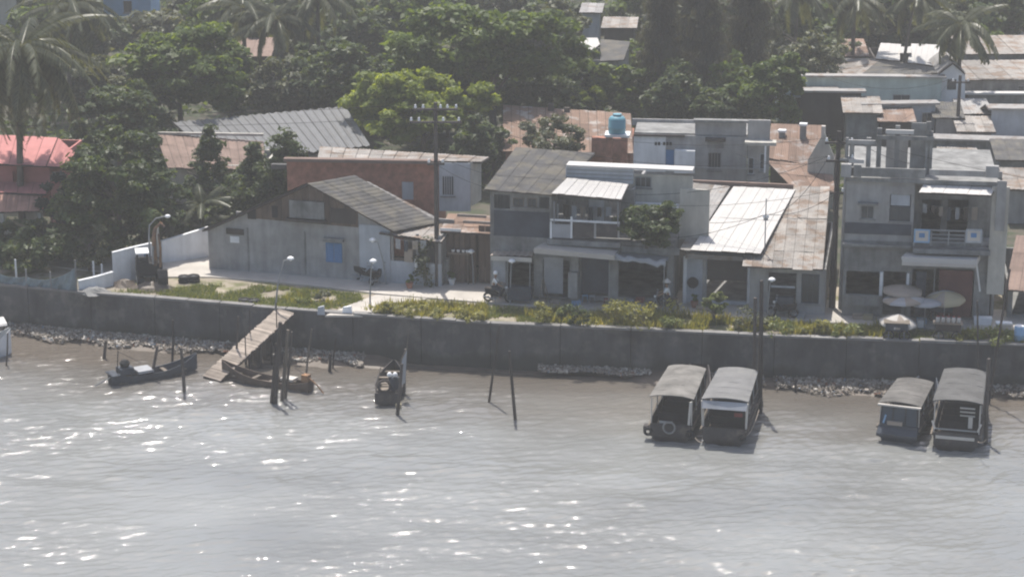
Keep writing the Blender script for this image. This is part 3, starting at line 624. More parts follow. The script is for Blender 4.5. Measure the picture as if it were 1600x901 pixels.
# balcony
zt = B.p(910, 345, -.3).z
B.rect('balcony_slab', 858, 372, 972, 380, -.06, .7, M_concw)
bal = B.rect('balcony_rail', 860, 344, 968, 347, -.7, .05, M_white)
for px in (861, 893, 930, 967): B.rect('baluster_post', px - 1.5, 338 if px == 893 else 346, px + 1.5, 372, -.66, .06, M_white if px < 900 else M_conc, bal)
for i, (a, b2) in enumerate(((863, 891), (895, 928), (932, 965))): B.rect('balcony_panel', a, 350, b2, 371, -.68, .03, M_tarp if i == 0 else M_hull, bal)
FLr, FRr = B.p(757, 296, -.45), B.p(868, 305, -.45)
B.roof([FLr, FRr, B.p(930, 240, 7), B.p(806, 231, 7)], 10, 3, M_fibro, ribs=5, label='weathered grey sheet roof')
B.roof([B.p(862, 303, -1.0), B.p(971, 313, -1.0), B.p(982, 289, 1.7), B.p(886, 279, 1.7)], 11, 1, M_wsheet, ribs=3, amp=.035, name='awning', label='bright white corrugated awning', cell='awning_sheet')
for px in (866, 966): a = B.p(px, 312, -.95); B.part(MB().tube([(a.x, -.95, zt - .05), (a.x, -.95, a.z - .12)], .035, 5), 'awning_post', M_steel)
# flat roofed rear annexe with blue-grey fascia
B.rect('fascia', 885, 262, 990, 284, 2.6, .2, M_blueish); B.box('annexe_roof', B.p(885, 260, 2.4).x, B.p(1082, 272, 2.4).x, 2.3, 3.3, B.p(885, 260, 2.4).z, B.p(885, 257, 2.4).z, M_wsheet)
for k in range(3): B.rect('fascia_rail', 886, 266 + 6 * k, 989, 267.5 + 6 * k, 2.4, .03, M_steel)
B.wallpx(984, 274, 1082, 330, 2.8, M_cream, [(992, 276, 1018, 293)]); B.window(992, 276, 1018, 293, 2.84, M_steel, 2); B.rect('ledge', 974, 316, 1062, 321, 2.7, .5, M_white)
B.wallpx(984, 322, 1062, 372, 2.75, M_cream); B.wallpx(1062, 296, 1108, 375, 2.2, M_cream)
# canopies over the shop fronts
c = [B.p(834, 388, -1.6), B.p(960, 399, -1.6), B.p(968, 386, -.02), B.p(852, 377, -.02)]
B.part(MB().hexa([x - Vector((0, 0, .28)) for x in c], c), 'canopy_slab', M_path)
B.rect('wall_pier', 893, 398, 906, 465, -.05, .5, M_concw); B.rect('wall_pier', 889, 424, 903, 463, -.56, .3, M_conc)
B.rect('roller_shutter', 908, 402, 951, 458, .12, .04, M_hullblue); B.rect('hanging_tarpaulin', 850, 402, 880, 458, -.02, .04, M_tarp)
g = random.Random(5); V = []; n = 14
aL, aR = B.p(950, 397, -1.3), B.p(1040, 407, -1.3); bL, bR = B.p(958, 392, -.03), B.p(1046, 401, -.03)
for i in range(n + 1):
    t = i / n; top = bL.lerp(bR, t); fr = aL.lerp(aR, t) + Vector((0, 0, g.uniform(-.1, .1))); V += [top, (top + fr) / 2 + Vector((0, 0, -.12 + g.uniform(-.07, .07))), fr, fr + Vector((0, g.uniform(-.05, .1), -.32 + g.uniform(-.12, .1)))]
B.part(MB().add(V, [(i * 4 + k, i * 4 + 4 + k, i * 4 + 5 + k, i * 4 + 1 + k) for i in range(n) for k in range(3)]), 'tarpaulin_awning', M_tarp, None, True)
for px in (952, 1038): a = B.p(px, 412, -1.25); B.part(MB().tube([(a.x, -1.25, 0), (a.x, -1.25, a.z)], .03, 5), 'awning_pole', M_steel)
# terrace parapet in front of the bush
B.rect('terrace_parapet', 972, 385, 1062, 395, -.02, .2, M_concw)

# kiosk against the shop
B = Bld('kiosk', 'small street kiosk with a tan awning at the alley corner', 'kiosk', 770, 468, -11)
B.roof([B.p(766, 400, -.6), B.p(832, 402, -.6), B.p(836, 387, 1.0), B.p(778, 386, 1.0)], 3, 1, M_tan, ribs=2, amp=.05, name='awning', cell='awning_sheet')
for px in (769, 793, 828): a = B.p(px, 430, -.5); B.part(MB().tube([(a.x, -.5, 0), (a.x, -.5, B.p(px, 401, -.5).z)], .035, 5), 'post', M_steel)
B.rect('counter', 796, 446, 832, 466, -.4, .5, M_hullblue); B.rect('side_cloth', 770, 404, 790, 440, -.46, .03, M_tarp); B.rect('valance', 767, 401, 831, 408, -.6, .02, M_offwhite)

# ---------------- house with the white roof
B = Bld('white_roof_house', 'low shop with a big bright white sheet roof', 'house', 1066, 474, -11)
B.wallpx(1067, 396, 1172, 474, 0, M_blueish, [(1104, 404, 1168, 470)]); u0, z0, u1, z1 = B.uz(1067, 396, 1172, 474, 0); B.shell(u0, u1, 0, 10, z0, z1, M_concw)
B.rect('roller_door', 1105, 405, 1167, 438, .2, .05, M_dark); B.rect('wall_pier', 1068, 400, 1073, 473, -.003, .12, M_white); B.rect('wall_pier', 1098, 402, 1103, 473, -.003, .12, M_conc); B.rect('wall_pier', 1168, 402, 1173, 473, -.003, .12, M_white)
u = B.p(1079, 438, 0).x; B.part(MB().lathe([(.02, -.03), (.33, -.03), (.33, .03), (.02, .03)], 14), 'satellite_disc', M_black).matrix_local = Matrix.Translation((u + .15, -.16, B.p(1079, 440, 0).z)) @ Matrix.Rotation(R(90), 4, 'X')
B.roof([B.p(1080, 389, -.9), B.p(1190, 395, -.9), B.p(1243, 297, 10), B.p(1146, 292, 10)], 9, 2, M_wsheet, ribs=4, amp=.02, label='bright white sheet roof', jit=.008)
B.roof([B.p(1062, 390, -.6), B.p(1079, 391, -.6), B.p(1141, 292, 10), B.p(1116, 290, 10)], 2, 3, M_metal, ribs=2, name='side_roof', label='grey strip of roof along the left edge')
B.rect('eave_beam', 1072, 397, 1176, 404, -.35, .3, M_tin); B.rect('fascia', 1040, 388, 1072, 398, -.3, .1, M_wood)
B.rect('ridge_wall', 1040, 283, 1240, 296, 10.4, .2, M_tile)
B.roof([B.p(1048, 300, 9.2), B.p(1114, 304, 9.2), B.p(1128, 290, 10.2), B.p(1060, 284, 10.2)], 4, 1, M_tin, name='rear_roof')

# ---------------- house with patchy grey roof
B = Bld('patchy_roof_house', 'low house under a long patchy grey-brown sheet roof left of the tall pole', 'house', 1170, 488, -10)
B.wallpx(1171, 418, 1290, 489, 0, M_conc, [(1200, 426, 1244, 478), (1252, 428, 1280, 474)]); u0, z0, u1, z1 = B.uz(1171, 418, 1290, 489, 0); B.shell(u0, u1, 0, 11, z0, z1, M_concw)
B.roof([B.p(1160, 416, -1.0), B.p(1286, 421, -1.0), B.p(1297, 293, 12), B.p(1176, 290, 12)], 8, 5, M_tin, ribs=4, jit=.03, label='patched sheets, browner towards the eave')
B.window(1252, 428, 1280, 474, .04, M_hullblue, 2); B.rect('signboard', 1205, 446, 1242, 449, -.02, .06, M_blueish)
B.rect('shop_table', 1212, 462, 1240, 482, -.4, .5, M_hullblue)

# ---------------- grey concrete house behind
B = Bld('concrete_house', 'grey concrete house with blue door and vent slots behind the white roof', 'house', 990, 372, -6)
B.wallpx(990, 212, 1166, 372, 0, M_conc, [(1040, 234, 1053, 266), (1106, 238, 1127, 266)]); u0, z0, u1, z1 = B.uz(990, 212, 1166, 372, 0); B.shell(u0, u1, 0, 3.6, z0, z1, M_concw, False)
B.wallpx(1086, 190, 1166, 211.5, .1, M_conc, label='stair head wall')
B.wallpx(1167, 188, 1201, 372, -.3, M_conc, [(1169, 246, 1178, 272), (1187, 240, 1196, 268)], label='corner bay')
B.window(1169, 246, 1178, 272, -.25, M_blueish, 0); B.window(1187, 240, 1196, 268, -.25, M_blueish, 0); B.window(1106, 238, 1127, 266, .04, M_concw, 3, hood=False)
B.rect('door', 1040, 234, 1053, 266, .1, .05, M_blue); B.rect('white_panel', 1054, 233, 1086, 268, -.02, .5, M_white); B.rect('hood', 1102, 215, 1134, 219, -.004, .5, M_dark); B.rect('vent_panel', 1105, 221, 1131, 231, -.004, .05, M_concw)
B.rect('wall', 990, 213, 1040, 268, -.003, .03, M_white, label='paler lower wall'); B.rect('canopy', 1164, 218, 1213, 223, -.31, .9, M_cream); B.rect('canopy_post', 1194, 224, 1197, 270, -1.1, .06, M_white)
B.rect('roof_slab', 1084, 186, 1204, 190, .3, .5, M_concw); B.box('flat_roof', u0, u1, .17, 3.6, z1 - .008, z1 + .1, M_concw); B.rect('back_parapet', 988, 186, 1090, 196, 3.5, .15, M_conc)
B.rect('string_course', 990, 210, 1070, 213, -.034, .15, M_dark)
for px in (1023, 1028, 1036, 1041, 1046): B.rect('vent_slot', px, 222, px + 3.6, 227, -.034, .03, M_black)
B.rect('ledge', 1085, 262, 1200, 264, -.31, .1, M_conc)

# ---------------- rusty roofed house
B = Bld('rusty_roof_house', 'small house with a brown rusty roof and two stub chimneys', 'house', 1200, 318, -14)
R1 = [B.p(1196, 246, 0), B.p(1290, 262, 0), B.p(1288, 197, 5), B.p(1205, 194, 5)]
B.roof(R1, 8, 2, M_rust, ribs=4, jit=.02); R2 = [B.p(1236, 292, -3.5), B.p(1305, 300, -3.5), B.p(1300, 262, -.1), B.p(1196, 250, -.1)]
B.roof(R2, 6, 2, M_rust, ribs=4, name='lower_roof'); z0 = 0
B.part(MB().prism([(B.p(1262, 262, -1.2).x, -1.2, .2), (B.p(1303, 262, -1.2).x, -1.2, .2), (B.p(1303, 250, -1.2).x, -1.2, B.p(1303, 246, -1.2).z), (B.p(1288, 204, -1.2).x, -1.2, B.p(1288, 206, -1.2).z), (B.p(1262, 250, -1.2).x, -1.2, B.p(1262, 250, -1.2).z)], (0, .15, 0)), 'gable_wall', M_cream)
B.wallpx(1203, 262, 1296, 318, .3, M_dark); u0, z0, u1, z1 = B.uz(1203, 262, 1296, 318, .3); B.shell(u0, u1, .3, 5, 0, z1, M_dark, False)
for px, py in ((1222, 214), (1255, 204)): a = B.p(px, py, 3.2); ch = B.part(MB().box(a.x - .2, a.x + .2, 3.0, 3.4, a.z - .9, a.z + .35), 'chimney', M_concw); MB().box(a.x - .26, a.x + .26, 2.94, 3.46, a.z + .352, a.z + .5).build('chimney_cap', M_white, ch)
B.rect('ridge_cap', 1284, 196, 1290, 214, 2.2, .3, M_offwhite)

# ---------------- two-storey house on the right
B = Bld('terrace_house', 'two-storey grey house with roof terrace and two white awnings, on the right', 'house', 1316, 494, -8)
ops = [(1322, 424, 1374, 460), (1380, 424, 1414, 492), (1424, 420, 1458, 496), (1460, 420, 1521, 496)]
B.wallpx(1317, 384, 1548, 496, 0, M_concw, ops); u0, z0, u1, z1 = B.uz(1317, 384, 1548, 496, 0); B.shell(u0, u1, 0, 8, z0, z1, M_concw)
zu = B.p(1330, 282, 0).z; um = B.p(1428, 330, 0).x
B.box('upper_floor', u0, u1, -.05, 8, z1 + .002, z1 + .2, M_concw)
B.wall(u0, um, .0, z1 + .202, zu, M_conc, [B.uz(*o, 0) for o in ((1345, 321, 1366, 342), (1390, 304, 1423, 346))]); B.window(1345, 321, 1366, 342, .04, M_concw, 1, hood=True); B.window(1390, 322, 1423, 346, .1, M_hullblue, 1)
B.rect('blind', 1392, 304, 1422, 321, .1, .03, M_blueish)
B.wall(um, u1, 1.8, z1 + .202, zu, M_concw, [B.uz(*o, 1.8) for o in ((1440, 312, 1470, 372), (1480, 312, 1512, 372))])
B.box('wall', um - .15, um, .17, 1.79, z1 + .202, zu, M_conc); B.box('wall', u0, u0 + .15, .17, 8, z1 + .202, zu, M_conc); B.box('wall', u1 - .15, u1, 1.97, 8, z1 + .202, zu, M_conc); B.box('wall', u0 + .16, u1 - .16, 7.85, 8, z1 + .202, zu, M_conc)
B.rect('wall_band', 1320, 349, 1424, 366, -.003, .05, M_hullblue); B.rect('string_course', 1317, 380, 1424, 384, -.052, .35, M_concw)
B.box('roof_terrace', u0 - .1, u1 + .1, -.25, 8, zu + .002, zu + .22, M_concw); B.rect('terrace_parapet', 1316, 262, 1446, 276, -.1, .12, M_concw); B.rect('terrace_parapet', 1452, 266, 1566, 275, -.1, .12, M_conc)
B.rect('parapet_pier', 1314, 255, 1330, 275, -.23, .3, M_conc); B.rect('parapet_pier', 1334, 256, 1346, 275, -.23, .3, M_concw); B.rect('parapet_pier', 1540, 258, 1560, 276, -.23, .3, M_conc)
B.wallpx(1546, 292, 1573, 460, -.6, M_cream, label='pale right hand pier'); B.rect('tall_pier', 1556, 282, 1571, 360, -.78, .15, M_conc)
B.roof([B.p(1436, 301, -1.2), B.p(1549, 306, -1.2), B.p(1563, 282, .9), B.p(1450, 277, .9)], 6, 1, M_wsheet, ribs=2, amp=.012, name='awning', label='white awning over the balcony', cell='awning_sheet')
B.rect('balcony_slab', 1426, 384, 1546, 391, -.06, .9, M_concw); bal = B.rect('balcony_rail', 1428, 359, 1536, 361, -.9, .05, M_steel)
for px in (1428, 1455, 1482, 1508, 1535): B.rect('baluster_post', px - 1, 361.5, px + 1, 384, -.86, .05, M_steel, bal)
for k in range(3): B.rect('rail_bar', 1430, 366 + 6 * k, 1534, 367.2 + 6 * k, -.87, .03, M_steel, bal)
for px in (1428, 1509): 
    sg = B.rect('sign_panel', px, 358, px + 25, 379, -.97, .04, M_skyblue if px < 1450 else M_blueish, label='blue and white notice on the rail'); B.rect('sign_border', px + 2.5, 360.5, px + 22.5, 376.5, -1.011, .012, M_offwhite, sg); B.rect('sign_mark', px + 8, 364, px + 17, 371, -1.024, .012, M_blue, sg)
aw = MB().prism([B.p(1410, 410, -1.5), B.p(1408, 402, -1.5), B.p(1416, 394, -.2), B.p(1416, 401, -.2)], (B.p(1526, 405, -1.5).x - B.p(1409, 405, -1.5).x, 0, 0)); B.part(aw, 'lower_awning', M_wsheet, None, False, 'white box awning over the shop front')
B.rect('awning_fascia', 1409, 411, 1525, 416, -1.45, .05, M_offwhite); B.part(MB().tube([B.p(1526, 414, -1.4), B.p(1531, 455, -.9)], .05, 5), 'awning_strut', M_white)
B.rect('folding_door', 1466, 422, 1519, 494, .12, .05, mat('dull_red_door', (.14, .06, .055))); B.rect('door', 1430, 424, 1446, 494, .12, .05, M_hullblue)
B.rect('wall_pier', 1374, 424, 1379, 466, -.003, .2, M_white); B.rect('wall_pier', 1416, 426, 1420, 466, -.003, .2, M_white); B.rect('low_wall', 1320, 461, 1378, 476, -.4, .2, M_concw)
# roof terrace clutter: posts, beams and a water drum belong to an unfinished pergola
pg = thing('terrace_pergola', 'half-built grey pergola frame on the right house terrace', 'pergola', B.f.w(0, 0, zu + .22), B.f.a)
PB = Frame(B.f.w(0, 0, zu + .22), -8)
for px, top in ((1330, 222), (1356, 215), (1372, 200), (1400, 196), (1448, 190), (1452, 205)):
    a = PB.p(px, 262, 1.2); z = PB.p(px, top, 1.2).z; MB().box(a.x - .13, a.x + .13, 1.1, 1.3, 0, z).build('post', M_concw, pg)
for y, x0, x1, mt in ((221, 1326, 1368, M_conc), (251, 1326, 1350, M_wsheet), (205, 1384, 1428, M_wsheet), (214, 1370, 1460, M_concw)):
    a, b2 = PB.p(x0, y, 1.0), PB.p(x1, y, 1.0); MB().box(a.x, b2.x, .9, 1.05, a.z - .12, a.z + .1).build('beam', mt, pg)
a, b2 = PB.p(1422, 240, 1.6), PB.p(1448, 192, 1.6); MB().box(a.x, b2.x, 1.5, 1.6, 0, b2.z).build('screen_panel', M_concw, pg); a, b2 = PB.p(1384, 250, 2.4), PB.p(1420, 205, 2.4); MB().box(a.x, b2.x, 2.4, 2.5, 0, b2.z).build('screen_panel', M_conc, pg)

# ---------------- tan roofed house at the right edge
B = Bld('tan_roof_house', 'house with a tan sheet roof at the right edge of the lane', 'house', 1570, 496, -8)
B.wallpx(1574, 452, 1720, 498, 0, M_concw, [(1582, 456, 1616, 492)]); u0, z0, u1, z1 = B.uz(1574, 452, 1720, 498, 0); B.shell(u0, u1, 0, 9, z0, z1, M_concw)
B.roof([B.p(1570, 452, -.7), B.p(1730, 462, -.7), B.p(1730, 376, 8), B.p(1588, 368, 8)], 7, 3, M_tile, ribs=3); B.box('wall', u0 - .9, u0 - .75, 0, 9, 0, z1 + .8, M_conc)
# ---------------- buildings further back
def block(name, label, x0, x1, ytop, base, m, depth=5, deg=-6, roofm=None, rise=8, nu=6, cat='house', over=.3, wins=(), group=None, nv=1, winm=None):
    """simple block: front wall between image columns, sheet roof sloping up to the back"""
    B = Bld(name, label, cat, x0, base, deg, group); B.wallpx(x0, ytop, x1, base, 0, m, [w for w in wins]); u0, z0, u1, z1 = B.uz(x0, ytop, x1, base, 0)
    B.shell(u0, u1, 0, depth, z0, z1 - (depth * .26 + .1 if rise <= 3 else 0), m, False)
    for w in wins: B.window(*w, .04, winm or M_conc, 1)
    if rise <= 3:                                  # low roof falling to the back behind a bright eave strip
        lip = .5 + .45 * rise; rm = roofm or M_metal
        MB().box(u0 - over, u1 + over, -over, lip, z1 + .02, z1 + .16).build('eave_strip', rm, B.t)
        B.roof([(u0 - over, lip + .01, z1 + .06), (u1 + over, lip + .01, z1 + .06), (u1 + over, depth + over, z1 + .06 - depth * .26), (u0 - over, depth + over, z1 + .06 - depth * .26)], nu, nv, M_metal, ribs=3)
        return B
    k = FPX / 150; rz = rise / k
    B.roof([(u0 - over, -over, z1 + .02), (u1 + over, -over, z1 + .02), (u1 + over, depth + over, z1 + .02 + rz), (u0 - over, depth + over, z1 + .02 + rz)], nu, nv, roofm or M_metal, ribs=3)
    return B
# long grey seamed roof
B = Bld('long_shed', 'long shed with a pale grey seamed metal roof behind the dark conifers', 'shed', 330, 300, 16)
B.wallpx(345, 244, 566, 300, 0, M_concw); u0, z0, u1, z1 = B.uz(345, 244, 566, 300, 0); B.shell(u0, u1, 0, 5, 0, z1, M_concw, False)
B.roof([B.p(338, 254, -.4), B.p(578, 228, -.4), B.p(540, 168, 8), B.p(270, 193, 8)], 20, 1, mat('pale_grey_metal', (.16, .163, .167), rough=.6, obrand=.05, var=.08, streak=.1), ribs=1, amp=.05)
B = Bld('tile_roof_house', 'low house with brown tiled roof between the trees on the left', 'house', 240, 320, -4)
B.wallpx(262, 258, 415, 320, 0, M_cream); u0, z0, u1, z1 = B.uz(262, 258, 415, 320, 0); B.shell(u0, u1, 0, 5, 0, z1, M_cream, False)
B.roof([B.p(262, 262, -.4), B.p(416, 266, -.4), B.p(412, 222, 4.5), B.p(243, 209, 4.5)], 12, 3, M_tile, ribs=2, amp=.03); B.rect('ridge_tiles', 241, 207, 412, 211, 4.55, .2, M_cream)
B = Bld('rusty_long_shed', 'long shed with a brown rusty roof behind the blue water tank', 'shed', 790, 282, -5)
B.wallpx(790, 235, 985, 282, 0, M_brick); u0, z0, u1, z1 = B.uz(790, 235, 985, 282, 0); B.shell(u0, u1, 0, 8, 0, z1, M_brick, False)
B.roof([B.p(786, 236, -.4), B.p(990, 240, -.4), B.p(986, 178, 8), B.p(786, 165, 8)], 15, 3, M_rust, ribs=4, jit=.03)
for px, py in ((861, 168), (886, 174)): a = B.p(px, py, 7.6); B.box('roof_vent', a.x - .2, a.x + .2, 7.3, 7.7, a.z - .3, a.z + .3, M_dark)
B.rect('chimney', 925, 213, 972, 238, -1.2, .6, M_brick)
# pink roofed house
B = Bld('pink_roof_house', 'house with pink metal roof and dull red wall behind the leaning palm', 'house', -30, 372, -6)
B.wallpx(-60, 256, 78, 300, .5, M_pinkwall, [(20, 268, 40, 288)]); B.wallpx(-60, 328, 66, 374, 0, M_cream, [(10, 338, 30, 360)]); u0, z0, u1, z1 = B.uz(-60, 256, 78, 300, .5); B.shell(u0, u1, .5, 8, 0, z1, M_pinkwall, False)
B.roof([B.p(-62, 254, -.3), B.p(72, 260, -.3), B.p(90, 216, 6), B.p(-60, 209, 6)], 7, 1, M_pink, ribs=2, amp=.015, name='roof'); B.roof([B.p(73, 260, -.3), B.p(112, 262, 1.5), B.p(124, 246, 5), B.p(91, 216, 6)], 2, 1, M_pink, ribs=2, amp=.015, name='hip_roof')
B.roof([B.p(-62, 300, -1.2), B.p(72, 304, -1.2), B.p(76, 287, .45), B.p(-60, 284, .45)], 6, 1, M_pink, ribs=2, amp=.015, name='porch_roof'); B.roof([B.p(-62, 334, -3.0), B.p(62, 330, -3.0), B.p(66, 304, -.8), B.p(-60, 292, -.8)], 7, 2, mat('reddish_tile', (.40, .23, .18), var=.15, obrand=.1), ribs=2, amp=.03, name='lower_roof')
for px in (4, 62): a = B.p(px, 340, -2.8); B.box('post', a.x - .1, a.x + .1, -2.9, -2.7, 0, a.z + .3, M_cream)
# right hand jumble
block('green_hall', 'long pale green hall with a white eave line', 1216, 1470, 121, 196, M_green, 7, -3, M_metal, .4, 12, wins=((1395, 148, 1422, 158),))
B = Bld('gable_cottage', 'white cottage with pointed gable at the end of the green hall', 'house', 1466, 196, -3)
a = [B.p(1466, 155, 0), B.p(1510, 155, 0), B.p(1508, 116, 0), B.p(1488, 99, 0), B.p(1466, 116, 0)]
B.part(MB().prism([(a[0].x, 0, 0), (a[1].x, 0, 0)] + [(q.x, 0, q.z) for q in a[2:]], (0, .2, 0)), 'gable_wall', M_white); dd = Vector((0, 6, 0)); o = Vector((0, -.2, .05))
B.roof([a[4] + o, a[3] + o, a[3] + dd, a[4] + dd], 3, 2, M_metal); B.roof([a[3] + o, a[2] + o, a[2] + dd, a[3] + dd], 3, 2, M_metal); B.rect('window', 1480, 124, 1494, 140, -.002, .05, M_glass)
block('dark_shed', 'dark shed with a thin white roof edge in front of the green hall', 1250, 1344, 144, 222, M_dark, 5, -2, M_metal, .4, 5, 'shed', .35)
block('blue_grey_shed', 'blue-grey shed with a tilted pale roof edge beside the background pole', 1350, 1460, 164, 232, M_blueish, 4, 4, M_metal, 1, 6, 'shed', wins=((1440, 176, 1456, 200),))
block('long_low_shed', 'long low shed with a pale parapet strip at the far right', 1456, 1680, 222, 262, M_concw, 5, -9, M_metal, 2, 9, 'shed')
block('grey_box_house', 'plain blue-grey box house with flat pale roof at the right edge', 1548, 1680, 172, 236, M_blueish, 6, -3, M_metal, 2, 5, wins=((1606, 182, 1626, 204),))
block('weathered_hut', 'small weathered hut between pole and grey box house', 1504, 1546, 178, 224, M_conc, 4, -3, M_metal, 6, 3, 'hut')
block('pale_block', 'pale blue block with white roof edge right of the background pole', 1512, 1680, 148, 190, M_concw, 5, -1, M_wsheet, .2, 7)
block('slate_shed', 'dark grey shed below the white roof lines at far right', 1508, 1680, 124, 166, M_concw, 6, 3, M_tin, 9, 7, 'shed', wins=((1590, 134, 1608, 150),))
block('grey_row_house', 'grey row house with a small blue sign panel at the top right', 1512, 1680, 84, 138, M_concw, 6, 2, M_tin, 10, 7, wins=((1530, 104, 1546, 116),), winm=M_blue)
block('white_strip_house', 'house with a narrow bright roof strip at the far right', 1544, 1700, 100, 128, M_concw, 3, 2, M_metal, .3, 5)
B = Bld('tan_barn', 'barn with a tan sheet roof behind the green hall', 'barn', 1292, 170, -8)
B.wallpx(1300, 118, 1470, 170, 0, M_dark); u0, z0, u1, z1 = B.uz(1300, 118, 1470, 170, 0); B.shell(u0, u1, 0, 7, 0, z1, M_dark, False)
B.roof([B.p(1290, 117, -.4), B.p(1345, 118, -.4), B.p(1377, 93, 6), B.p(1300, 91, 6)], 5, 2, M_tin); B.roof([B.p(1345, 118, -.4), B.p(1470, 116, -.4), B.p(1460, 106, 6), B.p(1377, 93, 6)], 6, 1, M_fibro)
B = Bld('white_twin_roof', 'low building with two bright white roofs crossed by thin palm trunks', 'house', 1368, 150, -3)
B.wallpx(1368, 98, 1470, 150, 0, M_dark); u0, z0, u1, z1 = B.uz(1368, 98, 1470, 150, 0); B.shell(u0, u1, 0, 7, 0, z1, M_dark, False)
B.roof([B.p(1368, 92, -.4), B.p(1406, 96, -.4), B.p(1408, 70, 6), B.p(1376, 68, 6)], 4, 1, M_wsheet); B.roof([B.p(1418, 98, -.4), B.p(1464, 104, -.4), B.p(1470, 71, 6), B.p(1424, 69, 6)], 5, 1, M_wsheet); B.roof([B.p(1406, 84, 1.5), B.p(1424, 84, 1.5), B.p(1424, 74, 5), B.p(1406, 74, 5)], 2, 1, M_wsheet)
block('brown_roof_hut', 'hut with reddish brown roof above the tan barn', 1306, 1352, 88, 140, M_dark, 5, -3, M_rust, 12, 4, 'hut', nv=2)
block('thatch_colour_house', 'house with a dusty tan roof at the top right corner', 1545, 1700, 74, 110, M_cream, 9, 4, M_tin, 22, 6, nv=2)
# among the trees at the top
block('blue_house', 'bright blue painted house among the trees at the top left', 162, 236, -12, 40, mat('bright_blue_wall', (.24, .40, .60), var=.1), 6, 0, M_metal, 10, 5, wins=((193, 2, 206, 20),), winm=M_dark)
block('far_left_house', 'faded cream house in the top left corner behind palm fronds', -60, 26, -8, 60, M_cream, 6, 0, M_tile, 20, 5)
block('hidden_white_house', 'white house showing between tree crowns in the upper middle', 968, 1004, 136, 190, M_white, 5, -10, M_wsheet, 6, 3)
B = Bld('tin_cottage', 'cottage with pale tin roof slopes among the trees at top centre', 'house', 893, 140, -12)
B.wallpx(896, 94, 965, 140, 0, M_concw); u0, z0, u1, z1 = B.uz(896, 94, 965, 140, 0); B.shell(u0, u1, 0, 6, 0, z1, M_concw, False)
B.roof([B.p(896, 96, -.4), B.p(904, 95, -.4), B.p(912, 60, 5), B.p(900, 62, 5)], 1, 1, M_wsheet); B.roof([B.p(905, 95, -.4), B.p(938, 70, 1), B.p(934, 60, 5), B.p(912, 60, 5)], 3, 1, M_wsheet); B.roof([B.p(938, 96, -.4), B.p(975, 94, -.4), B.p(985, 66, 5), B.p(938, 62, 5)], 4, 1, M_fibro)
block('grey_gable_hut', 'hut with a grey roof high among the trees at top centre', 944, 990, 44, 90, M_dark, 4, -5, M_tin, 6, 4, 'hut'); block('blue_white_hut', 'small bluish white hut front between trees at top centre', 910, 936, 20, 70, M_blueish, 4, -5, M_metal, 4, 3, 'hut')
block('roadside_roof', 'pinkish roofed hut half hidden by palms at the upper left', 366, 420, 88, 150, M_dark, 5, 0, M_tile, 14, 4, 'hut'); block('white_sided_hut', 'white sided hut above the long grey roof', 446, 468, 158, 200, M_white, 4, 0, M_wsheet, 3, 2, 'hut')
# ---------------- trees, front to back
LM = 'trees behind the white wall'
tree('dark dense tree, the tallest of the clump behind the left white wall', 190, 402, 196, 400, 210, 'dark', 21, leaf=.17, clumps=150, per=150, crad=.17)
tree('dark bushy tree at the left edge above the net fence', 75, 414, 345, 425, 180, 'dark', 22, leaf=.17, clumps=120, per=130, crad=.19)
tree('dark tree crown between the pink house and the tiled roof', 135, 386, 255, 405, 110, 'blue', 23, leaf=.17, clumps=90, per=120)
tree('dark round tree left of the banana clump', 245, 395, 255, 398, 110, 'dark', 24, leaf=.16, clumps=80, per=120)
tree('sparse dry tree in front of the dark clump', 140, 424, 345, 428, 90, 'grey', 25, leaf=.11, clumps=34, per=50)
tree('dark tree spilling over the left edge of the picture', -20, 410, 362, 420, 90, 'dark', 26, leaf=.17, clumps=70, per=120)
tree('slim dark conifer in front of the tiled roof', 332, 352, 197, 345, 104, 'dark', 31, 'cone', leaf=.12, clumps=260, per=55, name='conifer', crad=.13)
tree('dark conifer left of the brick house', 452, 372, 203, 330, 142, 'dark', 32, 'cone', leaf=.12, clumps=300, per=55, name='conifer', crad=.13)
tree('short dark conifer between the slim one and the brick house', 400, 362, 226, 345, 110, 'dark', 33, 'cone', leaf=.12, clumps=240, per=55, name='conifer', crad=.13)
tree('low dark bush joining the conifers', 375, 366, 258, 350, 120, 'dark', 34, leaf=.13, clumps=60, per=80)
tree('bright yellow-green spreading tree in the middle of the picture', 662, 262, 88, 245, 228, 'bright', 41, 'umbrella', leaf=.20, clumps=210, per=150, crad=.15, flat=.5)
tree('huge dark green tree behind the bright one', 770, 226, -30, 178, 300, 'mid', 42, 'umbrella', leaf=.24, clumps=240, per=150, crad=.15, flat=.5)
tree('broad green layered tree at the upper left', 285, 236, 14, 200, 200, 'mid', 43, 'umbrella', leaf=.24, clumps=170, per=150, crad=.16, flat=.45)
tree('dark tree between the layered and the bright green one', 520, 216, 62, 190, 130, 'dark', 44, leaf=.22, clumps=100, per=120)
tree('dull green tree behind the long grey roof', 430, 210, 90, 190, 110, 'grey', 45, leaf=.2, clumps=80, per=100)
tree('light green tree below the huge one, right side', 560, 222, 110, 200, 90, 'mid', 46, leaf=.2, clumps=70, per=100)
tree('grey-green shrubby tree growing over the rusty shed roof', 868, 300, 180, 262, 120, 'grey', 47, leaf=.14, clumps=70, per=90)
tree('green tree right of the tin cottage', 940, 196, 92, 170, 110, 'mid', 48, leaf=.2, clumps=80, per=110)
tree('small yellowish bush left of the hidden white house', 915, 205, 130, 172, 70, 'bright', 49, leaf=.16, clumps=40, per=80)
tree('round green tree beside the dark shed', 1200, 236, 84, 200, 112, 'mid', 50, leaf=.18, clumps=100, per=120)
tree('pale scrubby tree left of the tan barn', 1265, 178, 50, 118, 130, 'grey', 51, leaf=.16, clumps=90, per=90)
tree('dark undergrowth tree beneath the casuarinas', 1040, 222, 120, 195, 110, 'dark', 52, leaf=.2, clumps=80, per=110)
